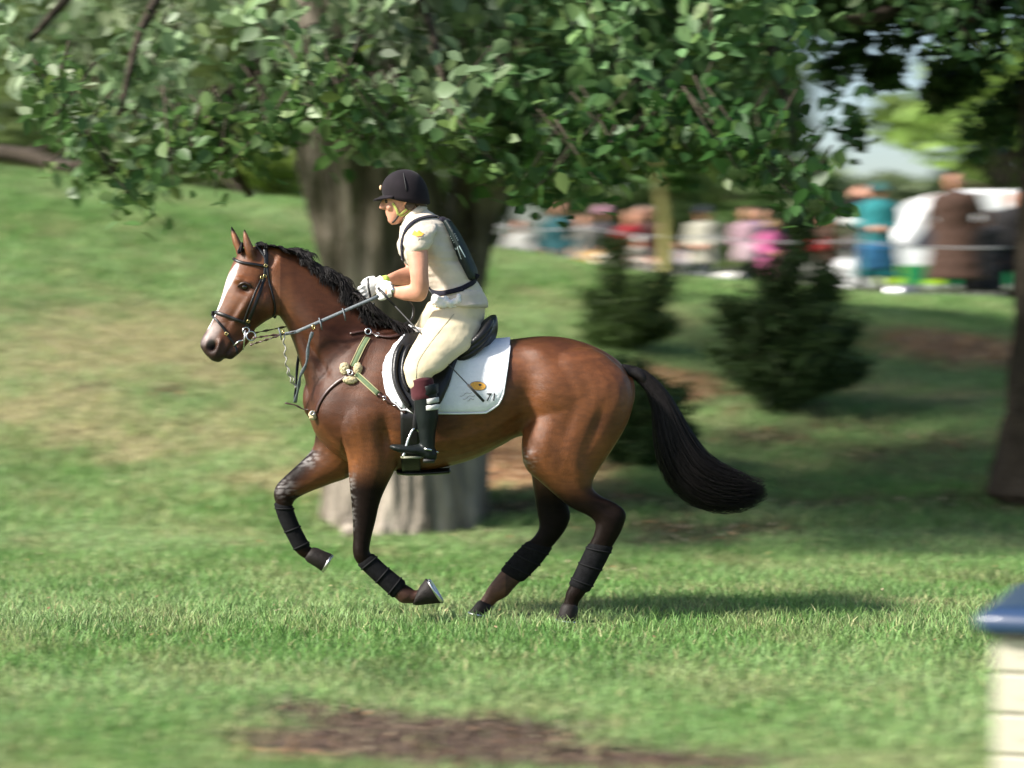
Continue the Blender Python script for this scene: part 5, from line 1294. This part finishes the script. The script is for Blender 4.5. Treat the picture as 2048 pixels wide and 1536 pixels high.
THIGH = [(874, 604, 964, 652, -.09, .09), (850, 648, 946, 690, -.19, .095), (829, 684, 912, 718, -.28, .086), (814, 712, 884, 742, -.345, .07), (807, 735, 869, 750, -.37, .06), (811, 757, 862, 758, -.378, .053), (818, 775, 860, 775, -.38, .05)]
SHIN = [(820, 768, 872, 764, -.38, .055), (824, 792, 877, 790, -.38, .056), (830, 830, 877, 830, -.38, .054), (836, 862, 872, 862, -.38, .045), (840, 886, 870, 886, -.38, .04), (843, 900, 870, 902, -.38, .038)]
def far(rows, dx=-18, dy=0): return [(r[0] + dx, r[1] + dy, r[2] + dx, r[3] + dy, -r[4], r[5]) for r in rows]
an, af = rider_limbs()
mb = MB(); add_head(mb, HC, HF, HU, 1.0, 24)
mb.tube([at(822, 408, 0), at(830, 425, 0), at(838, 442, 0)], [.052, .05, .06], 16)
trace(mb, inset(TORSO, .86, .86), 20, 3); trace(mb, an, 16, 4); trace(mb, af, 16, 4)
for q in (THIGH, far(THIGH)): trace(mb, inset(q, .8, .8), 14, 3)
for q in (SHIN, far(SHIN)): trace(mb, inset(q, .78, .78), 14, 3)
bm_ = remesh(mb, .0055, 4, .5, "rider_body")
link("body", bm_, M_skin, rider)
head_extras(HC, HF, HU, 1.0, rider)

shirt_m = cloth("cream_shirt", (.59, .515, .42), bump=.008, bscale=11)
breech_m = cloth("cream_breeches", (.64, .54, .36), bump=.007, bscale=9, var=.06)
mb = MB()
trace(mb, TORSO + [(878, 626, 968, 612, 0, .178)][:0], 26, 4)
trace(mb, [(806, 440, 872, 446, -.13, .055), (806, 466, 876, 462, -.18, .062), (806, 484, 868, 480, -.205, .060), (810, 503, 860, 494, -.22, .056)], 18, 4)
trace(mb, [(806, 440, 872, 446, .13, .055), (800, 466, 876, 462, .18, .062), (798, 488, 864, 484, .205, .060), (800, 505, 854, 500, .21, .056)], 18, 4)
mb.tube([at(826, 428, 0), at(834, 440, 0)], [.066, .075], 18)
sh = fold(fold(remesh(mb, .0075, 3), .013, 7, (1.3, .5, 2.0)), .004, 20, (.6, .4, 2.4))
# drop everything of the shirt below its hem
bmh = bmesh.new(); bmh.from_mesh(sh)
p0, p1 = at(868, 618, 0), at(972, 604, 0)
dirv = (p1 - p0).normalized(); nrm = Vector((dirv.z, 0, -dirv.x)); nrm = nrm if nrm.z < 0 else -nrm
bmesh.ops.bisect_plane(bmh, geom=bmh.verts[:] + bmh.edges[:] + bmh.faces[:], plane_co=p0 + Vector((0, 0, -.004)), plane_no=nrm, clear_outer=True)
bmh.to_mesh(sh); bmh.free()
shirt = link("shirt", sh, shirt_m, rider); SB = bvh_of(sh)
hem = MB(); trace(hem, [(866, 596, 970, 586, 0, .170), (866, 612, 974, 600, 0, .182), (884, 618, 975, 607, 0, .184)], 26, 3); hm = fold(hem.mesh("h"), .01, 18); link("shirt_hem", hm, shirt_m, shirt)
col_ = MB(); col_.tube([at(824, 424, 0), at(832, 434, 0)], [.070, .078], 20); cme = col_.build("collar", shirt_m, shirt)
pl = MB(); pl.strap([hit(SB, x, y, .003)[0] for x, y in ((803, 452), (801, 470), (801, 490), (805, 505))], .02, .004, [(-1, -.3, 0)] * 4); pl.build("placket", shirt_m, shirt)
# orange badge and small lettering on the sleeve
zz = [(824, 470), (829, 461), (834, 465), (838, 461), (844, 466), (848, 467), (843, 472), (834, 473)]
mbz = MB(); mbz.v = [hit(SB, x, y, .003)[0] for x, y in zz] + [hit(SB, 836, 467, .003)[0]]; mbz.f = [(8, i, (i + 1) % 8) for i in range(8)]; mbz.build("sleeve_badge", mat("orange_thread", (.85, .36, .04), rough=.7), shirt)
mbz = MB()
for k in range(3): mbz.tube([hit(SB, 835 + k * 4, 480 - k * 2, .002)[0], hit(SB, 838 + k * 4, 476 - k * 2, .002)[0]], .0012, 4)
mbz.build("sleeve_lettering", grey_ink, shirt)

mb = MB()
trace(mb, [(868, 590, 966, 586, 0, .150), (868, 606, 968, 606, 0, .165), (866, 628, 970, 632, 0, .180), (872, 652, 962, 662, 0, .185), (890, 668, 940, 688, 0, .15)], 26, 4)
for q in (THIGH, far(THIGH)): trace(mb, q, 20, 4)
br = fold(remesh(mb, .008, 4), .0035, 17, (.7, .5, 1.5))
brs = link("breeches", br, breech_m, rider); BB = bvh_of(br)
sm_ = MB(); sm_.tube([hit(BB, x, y, .001)[0] for x, y in cr([(908, 628), (885, 655), (858, 690), (836, 725), (832, 757)], 5)], .0014, 4); sm_.build("seam", cloth("seam", (.35, .30, .2)), brs)
# turned-out white pocket / shirt tail at the waist
wt = MB(); wt.ell(at(884, 604, -.165), (.045, .02, .032), nu=16, nv=10); wt.ell(at(902, 607, -.17), (.045, .018, .025), nu=16, nv=10); wt.ell(at(917, 600, -.17), (.02, .018, .03), nu=16, nv=10); wt.ell(at(872, 600, -.14), (.03, .03, .03), nu=12, nv=8)
link("white_pocket_lining", fold(remesh(wt, .006, 2), .012, 40), cloth("white_cloth", (.82, .80, .80), bump=.01, bscale=30), rider)

sock_m = cloth("burgundy_sock", (.06, .009, .013)); bl_m = mat("boot_leather", (.006, .009, .009), rough=.42, var=.3, scale=20, bump=.003, bscale=20, spec=.25)
for s, rows in ((-1, SHIN), (1, far(SHIN))):
    y = s * .38; dx = 0 if s < 0 else -18
    mb = MB(); trace(mb, [(817 + dx, 762, 866 + dx, 757, y, .058), (820 + dx, 772, 868 + dx, 766, y, .060), (823 + dx, 798, 875 + dx, 794, y, .060)], 20, 3); mb.build("sock", sock_m, rider)
    mb = MB(); trace(mb, [(826 + dx, 792, 874 + dx, 776, y, .060)] + [(r[0], r[1], r[2], r[3], r[4], r[5]) for r in rows[2:]] + [(845 + dx, 912, 870 + dx, 912, y, .036)], 20, 4)
    trace(mb, [(869 + dx, 896, 869 + dx, 922, y, .026), (860 + dx, 890, 860 + dx, 924, y, .034), (843 + dx, 888, 843 + dx, 914, y, .038), (825 + dx, 889, 825 + dx, 911, y - .0, .042), (805 + dx, 889, 805 + dx, 907, y, .044), (790 + dx, 888, 790 + dx, 902, y, .036), (781 + dx, 889, 781 + dx, 898, y, .02)], 16, 3)
    bo = link("boot", remesh(mb, .007, 2), bl_m, rider)
    sl = MB(); trace(sl, [(868 + dx, 916, 868 + dx, 926, y, .028), (848 + dx, 916, 848 + dx, 926, y, .032)], 10, 2); sl.build("boot_heel", ink_m, bo)
    if s < 0:
        for (a, b, c, d), m_ in (((851, 799, 876, 795), cloth("white_band", (.5, .5, .48))), ((850, 812, 878, 809), cloth("white_band", (.6, .6, .57))), ((848, 778, 875, 772), bl_m)):
            k = MB(); k.strap([at(a - 2, b + 4, y - .04), at(a + 6, b + 4, y - .062), at(c - 5, d + 5, y - .05), at(c + 1, d + 4, y - .01)], .026 if m_ is not bl_m else .05, .006, [(-.3, -1, 0), (0, -1, 0), (.5, -1, 0), (1, -.2, 0)]); k.build("leg_band", m_, bo)
    sp = MB(); sp.strap([at(848 + dx, 898, y - .04), at(858 + dx, 899, y - .042), at(870 + dx, 902, y - .01)], .01, .004, [(0, -1, 0), (0, -1, 0), (1, -.3, 0)]); sp.tube([at(869 + dx, 902, y), at(877 + dx, 905, y)], [.005, .004], 6); sp.build("spur", steel_m if s < 0 else steel_m, bo)

# gloves
glove_m = mat("white_glove", (.78, .78, .76), rough=.7, var=.08, scale=30, bump=.003, bscale=60)
mb = MB(); add_fist(mb, at(784, 581, -.155), at(765, 584, -.145), (.1, 0, 1), (0, -1, .1), .0115); mb.tube([at(788, 582, -.16), at(778, 582, -.152)], [.030, .029], 14)
link("glove", remesh(mb, .0042, 1), glove_m, rider)
mb = MB(); add_fist(mb, at(762, 563, .07), at(733, 582, .045), (.35, .15, 1), (-.3, -1, .2), .0115); mb.tube([at(766, 560, .075), at(756, 567, .065)], [.030, .029], 14)
link("glove", remesh(mb, .0042, 1), glove_m, rider)
k = MB(); k.strap([at(736, 556, .0), at(737, 575, -.01), at(742, 598, .01)], .012, .004, [(-.2, -1, 0)] * 3); k.build("glove_strap", ink_m, rider)
wa = MB(); c = at(786, 582, -.16); wa.tube([c + Vector((.0, .031 * math.sin(a), .031 * math.cos(a))) for a in (2 * math.pi * j / 20 for j in range(21))], .0045, 6); wa.build("watch_strap", ink_m, rider)
wa = MB(); wa.ell(at(786, 580, -.195), (.013, .006, .014)); wa.build("watch", steel_m, rider)
wb = MB(); c = at(769, 562, .08); d = (at(776, 560, .09) - at(762, 564, .07)).normalized(); u = d.orthogonal().normalized(); w_ = d.cross(u)
wb.ring_loft([[c + d * q + (u * math.cos(a) + w_ * math.sin(a)) * .0285 for a in (2 * math.pi * j / 18 for j in range(18))] for q in (-.018, 0, .018)]); wb.build("wristband", cloth("lime_band", (.45, .62, .10)), rider)

# helmet, peak, harness
velvet = mat("black_velvet", (.010, .007, .010), rough=.85, var=.25, scale=20, sheen=.05, spec=.2)
helm = MB(); rings = []
hc = at(808, 379, 0); nseg = 36
for ph in np.linspace(.06, 1.0, 16):
    ring = []
    for j in range(nseg):
        a = 2 * math.pi * j / nseg; cf, cs = math.cos(a), math.sin(a)   # cf = +1 at the front
        low = -.012 - .078 * (1 - cf) / 2 - .022 * abs(cs)
        ang = ph * math.pi / 2
        r_f, r_s, r_u = (.121 if cf > 0 else .130), .104, .104
        z = r_u * math.cos(ang) + (low) * ph ** 3
        k = math.sin(ang) * (1 - .06 * ph ** 6)
        ring.append(hc + HF * (r_f * cf * k) + HR * (r_s * cs * k) + HU * z)
    rings.append(ring)
helm.ring_loft(rings)
hel = helm.build("helmet", velvet, rider)
pk = MB(); rings = []
for t in np.linspace(0, 1, 8):
    up_, dn = [], []
    for j in range(-9, 10):
        a = j / 9 * R(62); ext = t * .058 * math.cos(a) ** .7
        p = hc + HF * ((.112 + ext) * math.cos(a)) + HR * ((.094 + ext * .25) * math.sin(a)) + HU * (-.012 - .30 * ext - .014 * (1 - math.cos(a * 1.4)))
        up_.append(p); dn.append(p - HU * .0045)
    rings.append(up_ + dn[::-1])
pk.ring_loft(rings); pk.build("peak", velvet, hel)
ba = MB(); ba.ell(hc + HF * .117 + HU * .028, (.008, .012, .014)); ba.build("helmet_badge", mat("gold_badge", (.8, .5, .3), rough=.4), hel)
se = MB(); se.tube([hc + HU * (.099 * math.cos(a)) + HR * (-.099 * math.sin(a)) + HF * (-.01) for a in np.linspace(-.2, 1.75, 16)], .0022, 5); se.build("seam", ink_m, hel)
lime_m = cloth("lime_harness", (.42, .45, .12)); 
def P_(f, r, u): return HC + HF * f + HR * r + HU * u
LB = bvh_of(bm_)
for pts, w, m_, nm in (([(786, 406), (793, 418), (797, 430)], .014, lime_m, "harness"), ([(818, 412), (806, 424), (797, 430)], .012, lime_m, "harness"), ([(797, 430), (792, 438), (786, 444)], .009, ink_m, "chin_strap"), ([(822, 418), (812, 427), (800, 432)], .008, lime_m, "harness")):
    q = [hit(LB, x, y, .006) for x, y in cr(pts, 3)]; k = MB(); k.strap([a[0] for a in q], w, .004, [a[1] for a in q]); k.build(nm, m_, hel)
hh = MB(); hh.ell(P_(-.075, 0, -.035), (.045, .055, .04)); hh.ell(P_(-.03, -.062, -.03), (.03, .014, .03)); hh.build("hair", mat("brown_hair", (.05, .03, .018), rough=.6, var=.4, scale=60), rider)
sg = MB(); sg.tube([P_(.098, -.03, .018), P_(.088, -.058, .016), P_(.04, -.078, .014)], [.006, .006, .003], 6); 

# number bib: back panel, shoulder and waist straps
bib_m = mat("bib_cloth", (.004, .013, .013), rough=.6, var=.25, scale=20, bump=.003, bscale=30); navy_m = cloth("navy_webbing", (.007, .006, .016))
mb = MB(); trace(mb, [(884, 446, 900, 438, -.02, .10), (896, 470, 916, 460, -.02, .125), (906, 500, 932, 488, -.02, .13), (918, 530, 945, 516, -.02, .13), (928, 552, 955, 540, -.02, .12), (934, 562, 955, 552, -.02, .11)], 24, 4)
bib = link("bib", remesh(mb, .006, 2), bib_m, rider); BV = bvh_of(bib.data)
for q, w in (([(900, 446), (886, 438), (868, 434), (846, 437), (826, 446), (812, 462), (806, 482), (805, 500), (807, 520)], .024), ([(955, 548), (948, 562), (932, 573), (908, 582), (886, 586), (868, 584), (858, 572)], .026), ([(925, 580), (890, 587), (866, 588)], .02)):
    h_ = [hit(SB, x, y, .006, -.1) for x, y in cr(q, 4)]; k = MB(); k.strap([a[0] for a in h_], w, .005, [a[1] for a in h_]); k.build("bib_strap", navy_m, bib)
wp = mat("white_print", (.42, .52, .52), rough=.6)
text_on("71", 922, 506, 26, BV, .002, "bib_number", wp, bib, ang=R(-28), wid=.36)
k = MB()
for i in range(4): k.tube([hit(BV, 901 + i * 2.2, 473 + i * 4, .002)[0], hit(BV, 910 + i * 2.0, 468 + i * 4, .002)[0]], .0022, 4)
k.build("bib_lettering", wp, bib)

# whip in the near hand
whip = MB(); wpts = [at(756, 576, -.165), at(790, 612, -.2), at(850, 676, -.29), at(903, 735, -.335), at(968, 803, -.345)]
wo = empty("riding_whip", wpts[0], "thin black riding whip held in the rider's hand and pointing back across the saddle cloth", "whip")
whip.tube(wpts[1:], [.004, .0035, .003, .0035], 8); whip.build("shaft", ink_m, wo)
hd_ = MB(); hd_.tube(wpts[:2], [.007, .006], 8); hd_.build("handle", leather_m, wo); hd_ = MB(); a, b = wpts[3].lerp(wpts[4], .5), wpts[4]; hd_.strap([a, b], .014, .004, [(0, -1, 0)] * 2); hd_.build("keeper", ink_m, wo)
